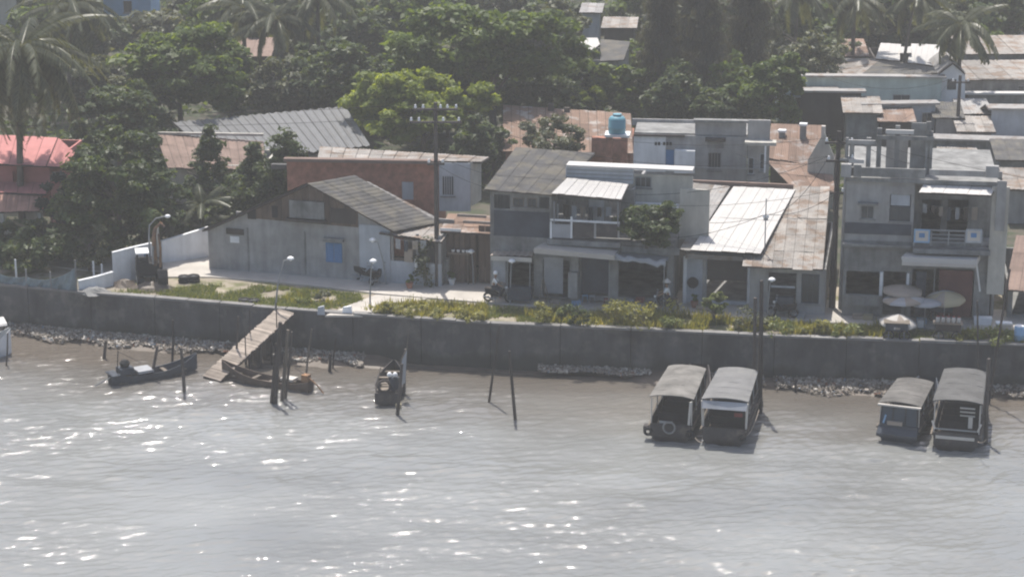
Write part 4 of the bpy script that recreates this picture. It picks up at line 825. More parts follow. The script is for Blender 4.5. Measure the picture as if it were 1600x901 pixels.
tree('dark tree filling the gap above the concrete house', 1120, 230, 130, 195, 110, 'dark', 53, leaf=.2, clumps=80, per=110)
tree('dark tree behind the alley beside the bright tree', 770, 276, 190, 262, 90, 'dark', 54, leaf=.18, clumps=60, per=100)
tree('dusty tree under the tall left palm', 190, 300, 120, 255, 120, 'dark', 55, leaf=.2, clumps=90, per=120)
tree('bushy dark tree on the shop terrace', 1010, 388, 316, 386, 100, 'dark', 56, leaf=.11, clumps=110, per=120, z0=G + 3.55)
casuarina('tall grey feathery casuarina, leftmost of three', 1030, 200, -70, 175, 110, 61, 11000); casuarina('tall grey feathery casuarina, middle of three', 1092, 206, -110, 185, 130, 62, 13000); casuarina('tall grey feathery casuarina, rightmost of three', 1165, 196, -90, 160, 120, 63, 11000)
# far belt of trees
g = random.Random(99); kinds = ['dark', 'mid', 'grey', 'mid', 'grey', 'dark']
spots = [(-40, 112), (60, 96), (130, 128), (330, 110), (395, 120), (470, 100), (560, 118), (640, 108), (860, 112), (990, 110), (1060, 100), (1130, 92), (1225, 112), (1290, 96), (1350, 90), (1410, 86), (1470, 98), (1540, 92), (1600, 84), (1660, 90),
         (250, 66), (90, 52), (310, 56), (380, 50), (460, 60), (540, 50), (620, 60), (700, 56), (780, 50), (860, 62), (930, 50), (1010, 58), (1090, 50), (1170, 60), (1250, 50), (1330, 60), (1400, 46), (1480, 56), (1560, 46), (1640, 56), (20, 50), (170, 70)]
ORD = ['first', 'second', 'third', 'fourth', 'fifth', 'sixth', 'seventh', 'eighth', 'ninth', 'tenth', 'eleventh', 'twelfth', 'thirteenth', 'fourteenth', 'fifteenth', 'sixteenth', 'seventeenth', 'eighteenth', 'nineteenth', 'twentieth', 'twenty-first', 'twenty-second', 'twenty-third', 'twenty-fourth']
side = ['far left', 'left', 'left centre', 'centre', 'right centre', 'right', 'far right']
look = {'dark': 'dark green', 'mid': 'mid green', 'grey': 'grey-green'}
for i, (px, base) in enumerate(spots):
    k = kinds[i % 6]; hh = g.uniform(85, 135) if base > 80 else g.uniform(70, 110); wd = g.uniform(95, 150)
    if 880 < px < 1000: hh *= .45
    if 150 < px < 260: hh *= .5
    row = [p for p in spots if (p[1] > 80) == (base > 80)]; nth = sorted(p[0] for p in row).index(px)
    tree('%s tree, %s from the left in the %s row of the far tree belt' % (look[k], ORD[nth], 'front' if base > 80 else 'back'), px, base, base - hh, base + 4, wd, k, 200 + i, leaf=.3, clumps=75, per=80, group='far belt of trees', crad=.22)
# more crowns closing the gaps between the roofs
FILL = [(35, 150, 80, 140, 'dark', 'dark tree beneath the top left palms'), (150, 170, 90, 130, 'grey', 'grey-green scrub tree below the blue house'), (215, 250, 130, 120, 'dark', 'dark tree in front of the layered tree'), (360, 190, 120, 110, 'mid', 'green tree left of the long grey roof'), (480, 196, 120, 110, 'dark', 'dark tree above the ridge of the long grey roof'),
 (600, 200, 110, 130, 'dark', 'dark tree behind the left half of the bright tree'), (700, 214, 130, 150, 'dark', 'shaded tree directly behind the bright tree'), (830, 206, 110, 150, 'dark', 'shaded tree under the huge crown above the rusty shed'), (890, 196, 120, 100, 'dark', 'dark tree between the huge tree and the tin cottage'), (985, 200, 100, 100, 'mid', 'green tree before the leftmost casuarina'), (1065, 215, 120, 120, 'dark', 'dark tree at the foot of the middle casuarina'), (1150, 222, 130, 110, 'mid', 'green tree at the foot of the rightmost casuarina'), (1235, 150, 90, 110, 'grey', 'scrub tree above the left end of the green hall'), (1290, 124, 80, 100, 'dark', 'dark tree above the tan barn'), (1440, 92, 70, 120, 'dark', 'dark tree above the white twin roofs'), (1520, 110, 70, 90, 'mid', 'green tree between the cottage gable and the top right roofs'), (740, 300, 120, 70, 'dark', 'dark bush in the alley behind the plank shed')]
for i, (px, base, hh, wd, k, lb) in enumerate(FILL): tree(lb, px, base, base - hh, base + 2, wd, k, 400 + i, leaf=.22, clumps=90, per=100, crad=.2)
# tangle of low growth on the plots behind the houses
rg = np.random.default_rng(77); n = 60000; ux = rg.uniform(-62, 62, n); uy = rg.uniform(150, 265, n); keep = (np.sin(ux * .35 + 1.7 * np.sin(uy * .12)) + np.sin(uy * .4 + ux * .1)) > -.6
ux, uy = ux[keep], uy[keep]; n = len(ux); hh = (.5 + .5 * np.sin(ux * .8) * np.sin(uy * .7)) * 1.3 + .15
C = np.stack([ux, uy, G + hh * rg.uniform(0, 1, n) ** .6], -1); o = link('undergrowth', np_mesh('undergrowth', leaf_quads(C, rg.normal(size=(n, 3)) * .6 + np.array([0, 0, .9]), .34, rg), 4, np.clip(.4 + .2 * rg.normal(size=n), 0, 1), LEAF['dark']), None)
o['kind'] = 'stuff'; o['label'] = 'low tangled undergrowth between the rear houses and trees'; o['category'] = 'undergrowth'
# palms
palm('tall coconut palm with shaggy hanging fronds at the left edge', 36, 374, 72, 6.2, 1, n=50, lean=(.6, 0), r=.2, down=.8)
palm('second coconut palm whose fronds fill the top left corner', 110, 190, 10, 5.4, 2, n=30, lean=(.5, .3), down=.5)
palm('slender coconut palm left of the long grey roof', 437, 176, 30, 4.2, 3, n=18)
palm('coconut palm with dark crown at the top, left of centre', 500, 170, -5, 4.4, 4, n=18)
palm('coconut palm left of the slender one', 385, 165, 12, 4.2, 5, n=18)
palm('dark crowned coconut palm above the white cottage gable', 1494, 190, 38, 4.2, 7, n=22, down=.5)
palm('thin leaning palm trunk crossing the white twin roofs', 1408, 150, -6, 3.8, 8, n=18, lean=(.9, 0), r=.13)
palm('palm with ragged fronds at the top right', 1330, 140, 0, 4.0, 9, n=18)
palm('pale ragged palm at the top, right of the casuarinas', 1240, 150, -12, 4.2, 10, n=18)
# bananas / low palms before the white wall
for i, (px, b0, cy, fm, lb) in enumerate(((270, 392, 345, 2.0, 'low pale banana clump, left of the pair above the white wall'), (318, 388, 325, 2.2, 'low pale banana clump, right of the pair above the white wall'))):
    q = P(px, b0, G); t = thing('banana_clump', lb, 'banana plant', q, 0, 'banana clumps'); h = PY(px, cy, q.y).z - G
    MB().tube([(0, 0, 0), (0, 0, h)], .12, 6, .08).build('trunk', LEAF['grass'], t)
    for k in range(16):
        o = link('frond', frond_mesh(fm, [.6, 1.0, 1.3][k % 3], 40 + k % 3, 0, .5), None, t); o.location = (0, 0, h * (1 - .45 * (k // 8))); o.rotation_euler = (0, -R(g.uniform(5, 60)), k * 2.4)
# palm-like plant by the porch
shrub('straggly grey-green climber over the porch beside the utility pole', 664, 449, 362, 46, 'grey', 345, leaf=.09, clumps=22, per=40)
# shrubs on the bank
SH = [(598, 492, 470, 60, 'ochre'), (640, 494, 468, 70, 'ochre'), (690, 497, 472, 70, 'ochre'), (735, 500, 478, 50, 'ochre'), (850, 506, 468, 54, 'ochre'), (905, 512, 470, 42, 'dark'), (960, 508, 464, 84, 'ochre'), (1010, 512, 468, 90, 'ochre'), (1050, 515, 480, 60, 'grass'), (880, 500, 480, 40, 'grass'), (1170, 516, 478, 60, 'grey'), (1225, 520, 492, 60, 'grass'), (1275, 524, 495, 60, 'ochre'), (1330, 524, 498, 70, 'grass'), (1510, 532, 508, 50, 'ochre'), (1555, 535, 510, 60, 'grass'), (505, 470, 446, 44, 'grey'), (478, 474, 458, 40, 'grass')]
SL = ['yellow-green weed clump nearest the footpath', 'yellow-green weed clump, second from the footpath', 'yellow-green weed clump, third from the footpath', 'yellow-green weed clump, fourth from the footpath', 'yellow-green weeds below the kiosk shop front', 'dark round bush on the seawall edge below the roller shutter', 'tall yellow weeds below the tarpaulin awning', 'tall yellow weeds left of the small green tree', 'green weeds just left of the small green tree', 'low green weeds beside the dark round bush', 'dry grey shrub round the river poles', 'low green shrub right of the river poles', 'yellowish shrub left of the white parasol', 'green shrub touching the white parasol', 'yellowish weeds right of the white parasol', 'green weeds at the right edge of the bank', 'small grey-green bush above the gangway', 'low green tuft beside the gangway head']
for i, ((px, b0, tp, wd, k), lb) in enumerate(zip(SH, SL)): shrub(lb, px, b0, tp + (4 if k != 'dark' else 0) * (i % 3), wd * (.75 + .2 * (i % 4)), k, 300 + i, leaf=.075, clumps=15, per=55)
tree('small green tree on the bank in front of the white roof shop', 1116, 506, 456, 490, 44, 'grass', 57, leaf=.09, clumps=40, per=70, name='small_tree', limbs=5)
shrub('potted shrub on the annexe ledge', 1036, 352, 296, 22, 'grey', 330, leaf=.09, clumps=10, per=40)
# grass on the verge
def grass(label, polys, tall, seed, nm='grass', lk='grass'):
    g = np.random.default_rng(seed); V = []; T = []
    for poly, cnt in polys:
        xs = [p[0] for p in poly]; ys = [p[1] for p in poly]; k = 0
        while k < cnt:
            x, y = g.uniform(min(xs), max(xs)), g.uniform(min(ys), max(ys)); ins = False; j = len(poly) - 1
            for i in range(len(poly)):
                if (poly[i][1] > y) != (poly[j][1] > y) and x < (poly[j][0] - poly[i][0]) * (y - poly[i][1]) / (poly[j][1] - poly[i][1]) + poly[i][0]: ins = not ins
                j = i
            if not ins: continue
            k += 1
            if math.sin(x * .045 + 1) * math.sin(y * .21 + x * .02) < -.35: continue
            c = np.array(P(x, y, G)); tt = g.uniform(0, 1)
            for b2 in range(5):
                a = g.uniform(0, 6.28); h = g.uniform(.06, .22) if not tall else g.uniform(.2, .75) * (.6 + .4 * math.sin(x * .09) * math.sin(x * .031 + y)); o = np.array([math.cos(a), math.sin(a), 0]) * g.uniform(0, .12); s = np.array([-math.sin(a), math.cos(a), 0]) * .03; tip = np.array([math.cos(a) * .08 * (1 + 2 * h), math.sin(a) * .08 * (1 + 2 * h), h])
                V += [c + o - s, c + o + s, c + o + tip + s * .3, c + o + tip - s * .3]; T.append(np.clip(tt + g.normal() * .1, 0, 1))
    o = link(nm, np_mesh(nm, np.array(V), 4, np.array(T), LEAF[lk]), None); o['kind'] = 'stuff'; o['label'] = label; o['category'] = nm
grass('short patchy grass on the bank between lane and seawall', [([(270, 446), (420, 448), (560, 460), (570, 474), (500, 486), (380, 477), (270, 462)], 2600), ([(560, 474), (760, 480), (1080, 500), (1080, 514), (620, 496)], 3000), ([(1080, 500), (1420, 515), (1420, 530), (1080, 516)], 2400), ([(1420, 518), (1620, 526), (1620, 538), (1420, 532)], 1200), ([(180, 455), (270, 452), (330, 470), (190, 461)], 300)], 0, 8)
grass('tall dry yellow-green weeds along the top of the seawall', [([(566, 484), (640, 474), (760, 482), (760, 502), (640, 496)], 900), ([(800, 492), (900, 484), (1080, 492), (1180, 506), (1180, 520), (900, 511)], 1700), ([(1180, 506), (1390, 516), (1390, 531), (1180, 523)], 900), ([(1480, 520), (1620, 526), (1620, 538), (1480, 533)], 500), ([(440, 460), (540, 462), (530, 478), (450, 476)], 70)], True, 18, 'weeds', 'ochre')
# ================================================================ YARD WALLS, FENCE, STREET FURNITURE
def yard_wall(label, pts, m, opening=None):
    """free standing wall through (px, py_base, py_top) points"""
    t = thing('yard_wall', label, 'wall', P(pts[0][0], pts[0][1]), 0); o = t.location
    for (x0, b0, t0), (x1, b1, t1) in zip(pts, pts[1:]):
        a, c = P(x0, b0), P(x1, b1); za, zc = PY(x0, t0, a.y).z, PY(x1, t1, c.y).z; d = (c - a).normalized(); nv = Vector((-d.y, d.x, 0)) * .15
        MB().hexa([a - o + Vector((0, 0, -.1)), c - o + Vector((0, 0, -.1)), c + nv - o + Vector((0, 0, -.1)), a + nv - o + Vector((0, 0, -.1))], [a - o + Vector((0, 0, za - G)), c - o + Vector((0, 0, zc - G)), c + nv - o + Vector((0, 0, zc - G)), a + nv - o + Vector((0, 0, za - G))]).build('wall_panel', m, t)
        e = nv * .3
        MB().hexa([a - e - o + Vector((0, 0, za - G + .002)), c - e - o + Vector((0, 0, zc - G + .002)), c + nv + e - o + Vector((0, 0, zc - G + .002)), a + nv + e - o + Vector((0, 0, za - G + .002))], [a - e - o + Vector((0, 0, za - G + .07)), c - e - o + Vector((0, 0, zc - G + .07)), c + nv + e - o + Vector((0, 0, zc - G + .07)), a + nv + e - o + Vector((0, 0, za - G + .07))]).build('coping', m, t)
    return t
yard_wall('long white yard wall joining the grey gable house', [(254, 412, 378), (290, 408, 368), (328, 402, 356)], M_white)
yw = yard_wall('white gatehouse wall with a small blue window beside the excavator', [(178, 440, 396), (205, 437, 389), (240, 430, 381)], M_white)
Bf = Frame(P(178, 440), 0); a = Bf.p(221, 387, P(221, 432).y - P(178, 440).y - .05); c = Bf.p(228, 402, P(221, 432).y - P(178, 440).y - .05); MB().box(a.x, c.x, a.y - .05, a.y, c.z, a.z).build('window', M_blue, yw)
yard_wall('low sloping white kerb wall below the gatehouse', [(124, 456, 440), (150, 452, 434), (178, 446, 426)], M_white)
# net fence at the left
nf = thing('net_fence', 'faded blue-green net fence on thin posts at the left bank edge', 'fence', P(0, 446)); o = nf.location
netm = mat('faded_net', (.20, .25, .27), var=.2, streak=.3); pts = [(-60, 440, 420), (0, 446, 428), (42, 450, 432), (80, 453, 436), (120, 457, 418)]
for i, ((x0, b0, t0), (x1, b1, t1)) in enumerate(zip(pts, pts[1:])):
    a, c = P(x0, b0), P(x1, b1); V = []
    for k in range(7):
        t = k / 6; q = a.lerp(c, t) - o; sag = .12 * math.sin(math.pi * t); z = (PY(x0, t0, a.y).z - G) * (1 - t) + (PY(x1, t1, c.y).z - G) * t - sag; wv = .08 * math.sin(k * 2.1 + i)
        V += [q + Vector((0, wv, 0)), q + Vector((0, -wv, z * .5)), q + Vector((0, wv * .5, z)), q + Vector((0, wv * .5 + .02, z))]
    MB().add(V, [(k * 4 + j, k * 4 + 4 + j, k * 4 + 5 + j, k * 4 + 1 + j) for k in range(6) for j in range(3)]).build('net_panel', netm, nf)
for x0, b0, t0 in pts: q = P(x0, b0) - o; MB().tube([q, q + Vector((0, 0, PY(x0, t0 - 12, q.y + o.y).z - G))], .06, 6).build('post', M_concw, nf)
for i, (px, b0, tp) in enumerate(((26, 440, 405), (147, 436, 408), (160, 438, 412))):
    q = P(px, b0); tag(MB().tube([(0, 0, 0), (0, 0, PY(px, tp, q.y).z - G)], .07, 6, .06).build('fence_post', M_white), ['pale post standing behind the net fence', 'pale post behind the low kerb wall, left of two', 'pale post behind the low kerb wall, right of two'][i], 'post').location = q

# ---------------- lamps
def lamp(label, px, base, hx, hy, kind='garden'):
    q = P(px, base); h = PY(hx, hy, q.y); t = thing('garden_lamp' if kind == 'garden' else 'street_lamp', label, 'lamp', q, 0, 'lamps along the bank'); e = h - q
    top = Vector((e.x * .6, 0, e.z - .12))
    MB().tube([(0, 0, 0), (e.x * .2, 0, e.z * .5), top], .055, 6, .035).build('pole', M_steel, t)
    if kind == 'garden':
        MB().tube([top, Vector((e.x, 0, e.z - .06))], .025, 5).build('arm', M_steel, t)
        s = MB().lathe([(.05, .14), (.17, .08), (.22, 0), (.20, -.03), (.03, -.04)], 10, (e.x, 0, e.z)).build('lamp_shade', M_lampwhite, t, True); MB().lathe([(.02, -.14), (.08, -.1), (.08, -.045), (.02, -.042)], 8, (e.x, 0, e.z)).build('bulb', M_lampwhite, s, True)
    return t
lamp('garden lamp with white shade left of the gangway head', 430, 484, 454, 404); lamp('garden lamp with white shade at the footpath fork', 578, 484, 583, 408)
lamp('short white-shaded lamp on the gable house wall side of the lane', 604, 446, 582, 375); lamp('thin garden lamp standing in the alley mouth', 740, 446, 736, 393); lamp('garden lamp in front of the kiosk', 797, 476, 800, 408)
lamp('garden lamp rising behind the gable house roof', 396, 350, 404, 293); lamp('garden lamp by the river poles', 1198, 505, 1206, 437)
q = P(236, 438); h = PY(262, 338, q.y) - q; t = thing('street_lamp', 'curved street lamp with white head above the excavator', 'lamp', q, 0, 'lamps along the bank')
MB().tube([(0, 0, 0), (0, 0, h.z * .72), (.05, 0, h.z * .86), (h.x * .4, 0, h.z * .97), (h.x * .9, 0, h.z)], .06, 7, .035).build('pole', M_steel, t); MB().lathe([(.03, -.1), (.14, -.06), (.18, .02), (.12, .09), (.03, .11)], 10, (h.x, 0, h.z)).build('lamp_head', M_lampwhite, t, True)
q = P(249, 436); tag(MB().tube([(0, 0, 0), (.02, 0, PY(249, 355, q.y).z - G)], .10, 7, .08).build('pale_post', M_cream), 'pale bare post beside the excavator arm', 'post').location = q

# ---------------- excavator
q = P(234, 442); t = thing('excavator', 'small rusty excavator with raised brown arm beside the white wall', 'excavator', q, R(12))
for sx in (-1, 1): 
    tr = MB().prism([(sx * .55 - .2, -.95, .12), (sx * .55 - .2, -.75, 0), (sx * .55 - .2, .75, 0), (sx * .55 - .2, .95, .12), (sx * .55 - .2, .95, .38), (sx * .55 - .2, .75, .5), (sx * .55 - .2, -.75, .5), (sx * .55 - .2, -.95, .38)], (.4, 0, 0)).build('track', M_black, t)
    for k in range(4): MB().lathe([(.02, -.22), (.16, -.22), (.16, .22), (.02, .22)], 10).build('track_wheel', M_steel, tr).matrix_local = Matrix.Translation((sx * .55, -.6 + .4 * k, .25)) @ Matrix.Rotation(R(90), 4, 'Y')
MB().lathe([(.5, .5), (.5, .62), (.4, .64), (.02, .64)], 12).build('turntable', M_steel, t); MB().prism([(-.75, -.8, .65), (.75, -.8, .65), (.75, .9, .65), (-.75, .9, .65)], (0, 0, .75)).build('body', M_black, t)
cb = MB().prism([(-.72, -.78, 1.402), (-.05, -.78, 1.402), (-.05, .35, 1.402), (-.72, .35, 1.402)], (0, 0, .12)).build('cab', M_black, t)
for x, y in ((-.68, -.74), (-.1, -.74), (-.68, .3), (-.1, .3)): MB().box(x - .04, x + .04, y - .04, y + .04, 1.523, 2.0).build('cab_post', M_black, cb)
MB().box(-.78, 0, -.84, .4, 2.002, 2.08).build('cab_roof', M_lampwhite, cb)
MB().tube([(.35, -.7, 1.3), (.3, -.9, 2.2), (.32, -.8, 3.0), (.42, -.75, 3.5)], .15, 6, .11).build('boom', M_ochre, t); MB().tube([(.42, -.75, 3.5), (.75, -.8, 3.85), (.95, -.9, 3.6)], .1, 6, .07).build('boom_tip', M_ochre, t)
MB().tube([(.62, -1.0, 1.2), (.66, -.95, 2.4), (.6, -.85, 3.2)], .07, 6).build('dipper_arm', M_ochre, t); MB().tube([(.2, -.95, 1.4), (.22, -1.0, 2.5)], .05, 6).build('hydraulic_ram', M_steel, t)
MB().prism([(.4, -1.2, .3), (.4, -1.0, 1.1), (.4, -1.5, 1.15), (.4, -1.75, .75), (.4, -1.6, .3)], (.6, 0, 0)).build('bucket', M_black, t)
MB().box(-.6, .5, 1.0, 1.4, .7, 1.15).build('counterweight', M_black, t)
# heap of dark soil and tyres
def heap(label, px, py, rx, h, m, seed, name='soil_heap', cat='heap'):
    g = random.Random(seed); V = [(0, 0, h)]; n = 14; F = []
    for k, (r, z) in enumerate(((.35, .85), (.7, .45), (1.0, -.05))):
        for i in range(n): a = 2 * math.pi * i / n; rr = rx * r * g.uniform(.82, 1.18); V.append((rr * math.cos(a), rr * .7 * math.sin(a), h * z * g.uniform(.85, 1.15)))
    F = [(0, 1 + i, 1 + (i + 1) % n) for i in range(n)] + [(1 + k * n + i, 1 + (k + 1) * n + i, 1 + (k + 1) * n + (i + 1) % n, 1 + k * n + (i + 1) % n) for k in range(2) for i in range(n)]
    o = MB().add(V, F).build(name, m); o.location = P(px, py); tag(o, label, cat); return o
heap('dark soil heap in front of the excavator tracks', 240, 451, 1.3, .45, M_mud, 2); heap('small grey soil heap at the fence corner', 148, 457, 1.0, .35, M_concw, 4); heap('brown soil heap left of the excavator', 195, 446, .8, .4, M_mud, 6)
def tyre(label, px, py, lean=0, n=1):
    t = thing('old_tyre', label, 'tyre', P(px, py)); 
    for k in range(n): MB().torus((0, 0, .12 + .2 * k), .27, .11, 'z', 14, 6).build('tread', M_black, t, True); MB().torus((0, 0, .12 + .2 * k), .17, .03, 'z', 12, 5).build('bead', M_steel, t, True)
    return t
tyre('two stacked tyres on the sandy verge, left of the pair of stacks', 288, 441, 0, 2); tyre('two stacked tyres on the sandy verge, right of the pair of stacks', 303, 440, 0, 2); tyre('flat tyre lying in the grass near the gangway, left', 382, 472); tyre('flat tyre lying in the grass near the gangway, right', 396, 473)
for i, (px, py, s) in enumerate(((543, 490, .3), (502, 490, .22))):
    g = random.Random(i); o = MB().hexa([(-s, -.2, 0), (s, -.25, 0), (s * .9, .25, 0), (-s * .9, .2, 0)], [(-s * .8, -.15, .42), (s * .7, -.2, .5), (s * .75, .18, .45), (-s * .7, .15, .38)]).build('stone_block', M_white if i == 0 else M_blueish); o.location = P(px, py); tag(o, ['rough white stone block beside the footpath', 'small grey-blue stone block beside the gangway head'][i], 'stone')

# ---------------- utility poles and wires
def pole(name, label, px, base, top, arms, m=M_pile, r=.16, group='utility poles', z=G):
    q = P(px, base, z); H0 = PY(px, top, q.y).z - z; t = thing(name, label, 'pole', q, 0, group)
    MB().tube([(0, 0, -.5), (0, 0, H0)], r, 8, r * .65).build('shaft', m, t); tips = []
    for y, w0, ins in arms:
        zz = PY(px, y, q.y).z - z; ar = MB().box(-w0, w0, -r - .1, -r + .01, zz - .06, zz + .06).build('crossarm', m, t)
        for dx in ins: MB().lathe([(.03, .065), (.08, .1), (.08, .18), (.04, .22), (.07, .26), (.02, .3)], 8, (dx, -r - .05, zz)).build('insulator', M_lampwhite, ar, True); tips.append(q + Vector((dx, -r - .05, zz + .28)))
    return tips
T1 = pole('utility_pole', 'tall dark utility pole with white insulators in front of the bright tree', 683, 448, 160, [(170, 1.3, (-1.15, -.7, .3, .7, 1.2)), (190, 1.5, (-1.4, -.95, .45, 1.35)), (255, .5, (-.4, .4))])
T2 = pole('utility_pole', 'thick dark utility pole at the corner of the terrace house', 1300, 482, 205, [(250, .7, (-.55, .55)), (222, .8, (-.7, .7)), (300, .4, (.3,))], r=.2)
pole('utility_pole', 'pale concrete pole just right of the thick dark pole', 1313, 484, 215, [(248, .4, (.3,))], M_conc, r=.14)
T3 = pole('utility_pole', 'slim dark pole among the background sheds', 1494, 236, 118, [(128, .7, (-.55, .55))], r=.17)
T4 = pole('antenna_pole', 'thin pole on the lane in front of the white roof', 1192, 482, 310, [(342, .12, (.1, -.1))], M_steel, r=.045)
def wire(label, a, b2, sag, r=.011, grp='overhead wires'):
    pts = [a.lerp(b2, k / 14) - Vector((0, 0, sag * 4 * (k / 14) * (1 - k / 14))) for k in range(15)]
    o = MB().tube(pts, r, 4).build('overhead_wire', M_black); tag(o, label, 'wire', grp)
left = P(-160, 420, G)
for i, w0 in enumerate(('upper', 'lower')): wire('overhead wire from the tall pole towards the left edge, %s one' % w0, T1[i * 5], Vector((-60, 148, 11.5 - .8 * i)), 1.2)
for i, w0 in enumerate(('highest', 'middle', 'lowest')): wire('overhead wire between the tall pole and the thick dark pole, %s' % w0, T1[(3, 8, 10)[i]], T2[(2, 0, 4)[i]], 1.2 + .3 * i)
wire('overhead wire from the thick dark pole to the background pole', T2[2], T3[0], 1.2); wire('wire from the thick dark pole towards the right edge', T2[3], Vector((45, 121, 10)), 1.0)
wire('sagging wire from the thin pole to the thick dark pole, lower', T4[0], T2[4], .5, .014); wire('sagging wire from the thin pole to the thick dark pole, upper', T4[1], T2[0], .9, .014)
wire('wire from the thin pole across the white roof to the terrace bush', T4[0], PY(1040, 335, 131), .5, .014); wire('second wire from the thin pole across the white roof', T4[1], PY(1020, 372, 128.5), .4, .014)
wire('wire from the thick dark pole to the shophouse eave', T2[0], PY(930, 300, 130), .9, .013); wire('wire from the thick dark pole to the concrete house', T2[1], PY(1150, 240, 141), .6, .013); wire('wire from the tall pole to the shophouse roof', T1[9], PY(800, 300, 129), .4, .013); wire('wire from the pale concrete pole to the terrace parapet', T2[3], PY(1440, 258, 126), .3, .013); wire('wire from the background pole to the right edge', T3[1], Vector((58, 168, 11)), .9, .014); wire('wire from the background pole to the green hall', T3[0], PY(1300, 122, 172), .8, .014)

# ---------------- blue water tank on its stand
B = Bld('water_tank', 'blue plastic water tank on a brick stand above the rooftops', 'tank', 962, 330, -6)
a = B.p(964, 208, 0); r0 = (B.p(978, 195, 0).x - B.p(951, 195, 0).x) / 2; hh = B.p(964, 180, 0).z - a.z
tk = B.part(MB().lathe([(r0 * .95, 0), (r0, .05), (r0, hh * .3), (r0 * 1.03, hh * .32), (r0 * 1.03, hh * .36), (r0, hh * .38), (r0, hh * .78), (r0 * .8, hh * .92), (r0 * .3, hh), (.02, hh)], 18, (a.x, 0, a.z)), 'barrel', M_tank, None, True)
MB().lathe([(.3, 0), (.3, .08), (.02, .1)], 12, (a.x, 0, a.z + hh + .002)).build('lid', M_tank, tk)
B.box('stand_slab', a.x - r0 - .2, a.x + r0 + .3, -r0 - .1, r0 + .1, a.z - .16, a.z - .002, M_white)
for dx in (-.5, .5): B.box('stand_pier', a.x + dx - .2, a.x + dx + .2, -.4, .4, 0, a.z - .162, M_brick)

# ================================================================ LANDING: gangway, piles
top = P(446, 487, G); bot = P(330, 592, 0.05); ax = (top - bot); Lg = ax.length; dh = ax.normalized(); sd2 = Vector((0, 0, 1)).cross(dh).normalized()
gw = thing('gangway', 'sloping weathered plank gangway from the seawall down to the water', 'gangway', bot, 0)
W2 = .72; n = 62
for i in range(n):
    c = ax * ((i + .5) / n); e = dh * (Lg / n * .44); j = rnd.uniform(-.06, .06); z = Vector((0, 0, .06 + rnd.uniform(0, .02))); th = Vector((0, 0, .045))
    q = [c - sd2 * (W2 + j) - e + z, c + sd2 * (W2 - j) - e + z, c + sd2 * (W2 - j) + e + z, c - sd2 * (W2 + j) + e + z]; MB().hexa([x - th for x in q], q).build('plank', M_plank, gw)
for s in (-.6, .6): MB().hexa([sd2 * (s - .05) + Vector((0, 0, -.16)), sd2 * (s + .05) + Vector((0, 0, -.16)), sd2 * (s + .05) + ax + Vector((0, 0, -.16)), sd2 * (s - .05) + ax + Vector((0, 0, -.16))], [sd2 * (s - .05), sd2 * (s + .05), sd2 * (s + .05) + ax, sd2 * (s - .05) + ax]).build('stringer', M_pile, gw)
for f in (.25, .4, .55, .7, .82):
    for s in (-.6, .6): c = ax * f + sd2 * s; MB().tube([Vector((c.x, c.y, -1.2)), c - Vector((0, 0, .17))], .07, 6).build('trestle_post', M_pile, gw)
    c = ax * f; MB().tube([c - sd2 * .7 - Vector((0, 0, .3)), c + sd2 * .7 - Vector((0, 0, .3))], .05, 5).build('crossbeam', M_pile, gw)
for f in (.62, .68, .74, .8, .86): c = ax * f + sd2 * .62; MB().box(c.x - .12, c.x + .12, c.y - .03, c.y + .03, -.2, c.z - .25).build('lattice_board', M_wood, gw)
for f, s in ((.78, -.6), (.62, .6), (.36, -.6)): c = ax * f + sd2 * s; MB().tube([c, c + Vector((0, 0, 1.5))], .035, 5).build('handrail_post', M_pile, gw)
PILES = [  # base px, base py, top px, top py, radius, label
 (288, 612, 283, 543, .10, 'leaning mooring pile standing in the water left of the gangway foot'), (163, 559, 166, 532, .09, 'short dark stake in the rubble at the left'),
 (236, 592, 246, 540, .09, 'leaning pile beside the blue sampan'), (269, 566, 270, 500, .07, 'straight dark stake close to the wall left of the gangway'), (298, 570, 299, 545, .06, 'short thin stake left of the gangway'),
 (369, 575, 372, 494, .07, 'thin tall pole on the left side of the gangway'), (424, 628, 432, 536, .09, 'outer dark pile of the cluster by the second sampan'), (430, 629, 438, 503, .13, 'thickest pile of the cluster by the second sampan'),
 (441, 624, 450, 515, .12, 'pale topped pile of the cluster by the second sampan'), (446, 622, 456, 518, .08, 'right hand pile of the cluster by the second sampan'), (478, 590, 487, 514, .06, 'thin pale pole at the stern of the second sampan'), (515, 580, 516, 552, .10, 'short stout stake under the wall right of the gangway'),
 (764, 628, 780, 508, .07, 'slim leaning pole, left of the pair standing in open water'), (805, 655, 796, 548, .09, 'slim leaning pole, right of the pair standing in open water'), (621, 648, 628, 568, .10, 'dark pile in front of the small end-on boat'), (630, 612, 634, 545, .12, 'dark pile right of the small end-on boat'),
 (1177, 640, 1180, 465, .11, 'tall dark pole right of the tour boats, left one'), (1187, 644, 1190, 438, .13, 'tall dark pole right of the tour boats, middle one'), (1182, 636, 1187, 520, .07, 'thin pale pole right of the tour boats'), (1243, 612, 1243, 592, .07, 'short stake in the rubble right of the tour boats'),
 (1540, 690, 1545, 560, .12, 'thick pile at the side of the rightmost boat'), (1530, 640, 1527, 470, .06, 'thin pole rising behind the rightmost boat'), (1545, 630, 1578, 420, .07, 'thin slanting pole behind the rightmost boat'), (10, 570, 12, 520, .05, 'thin pole at the left edge beside the white boat'),
 (1082, 545, 1083, 500, .04, 'thin pale rod standing against the wall above the tour boats'), (520, 575, 525, 528, .05, 'faint thin rod against the wall right of the gangway')]
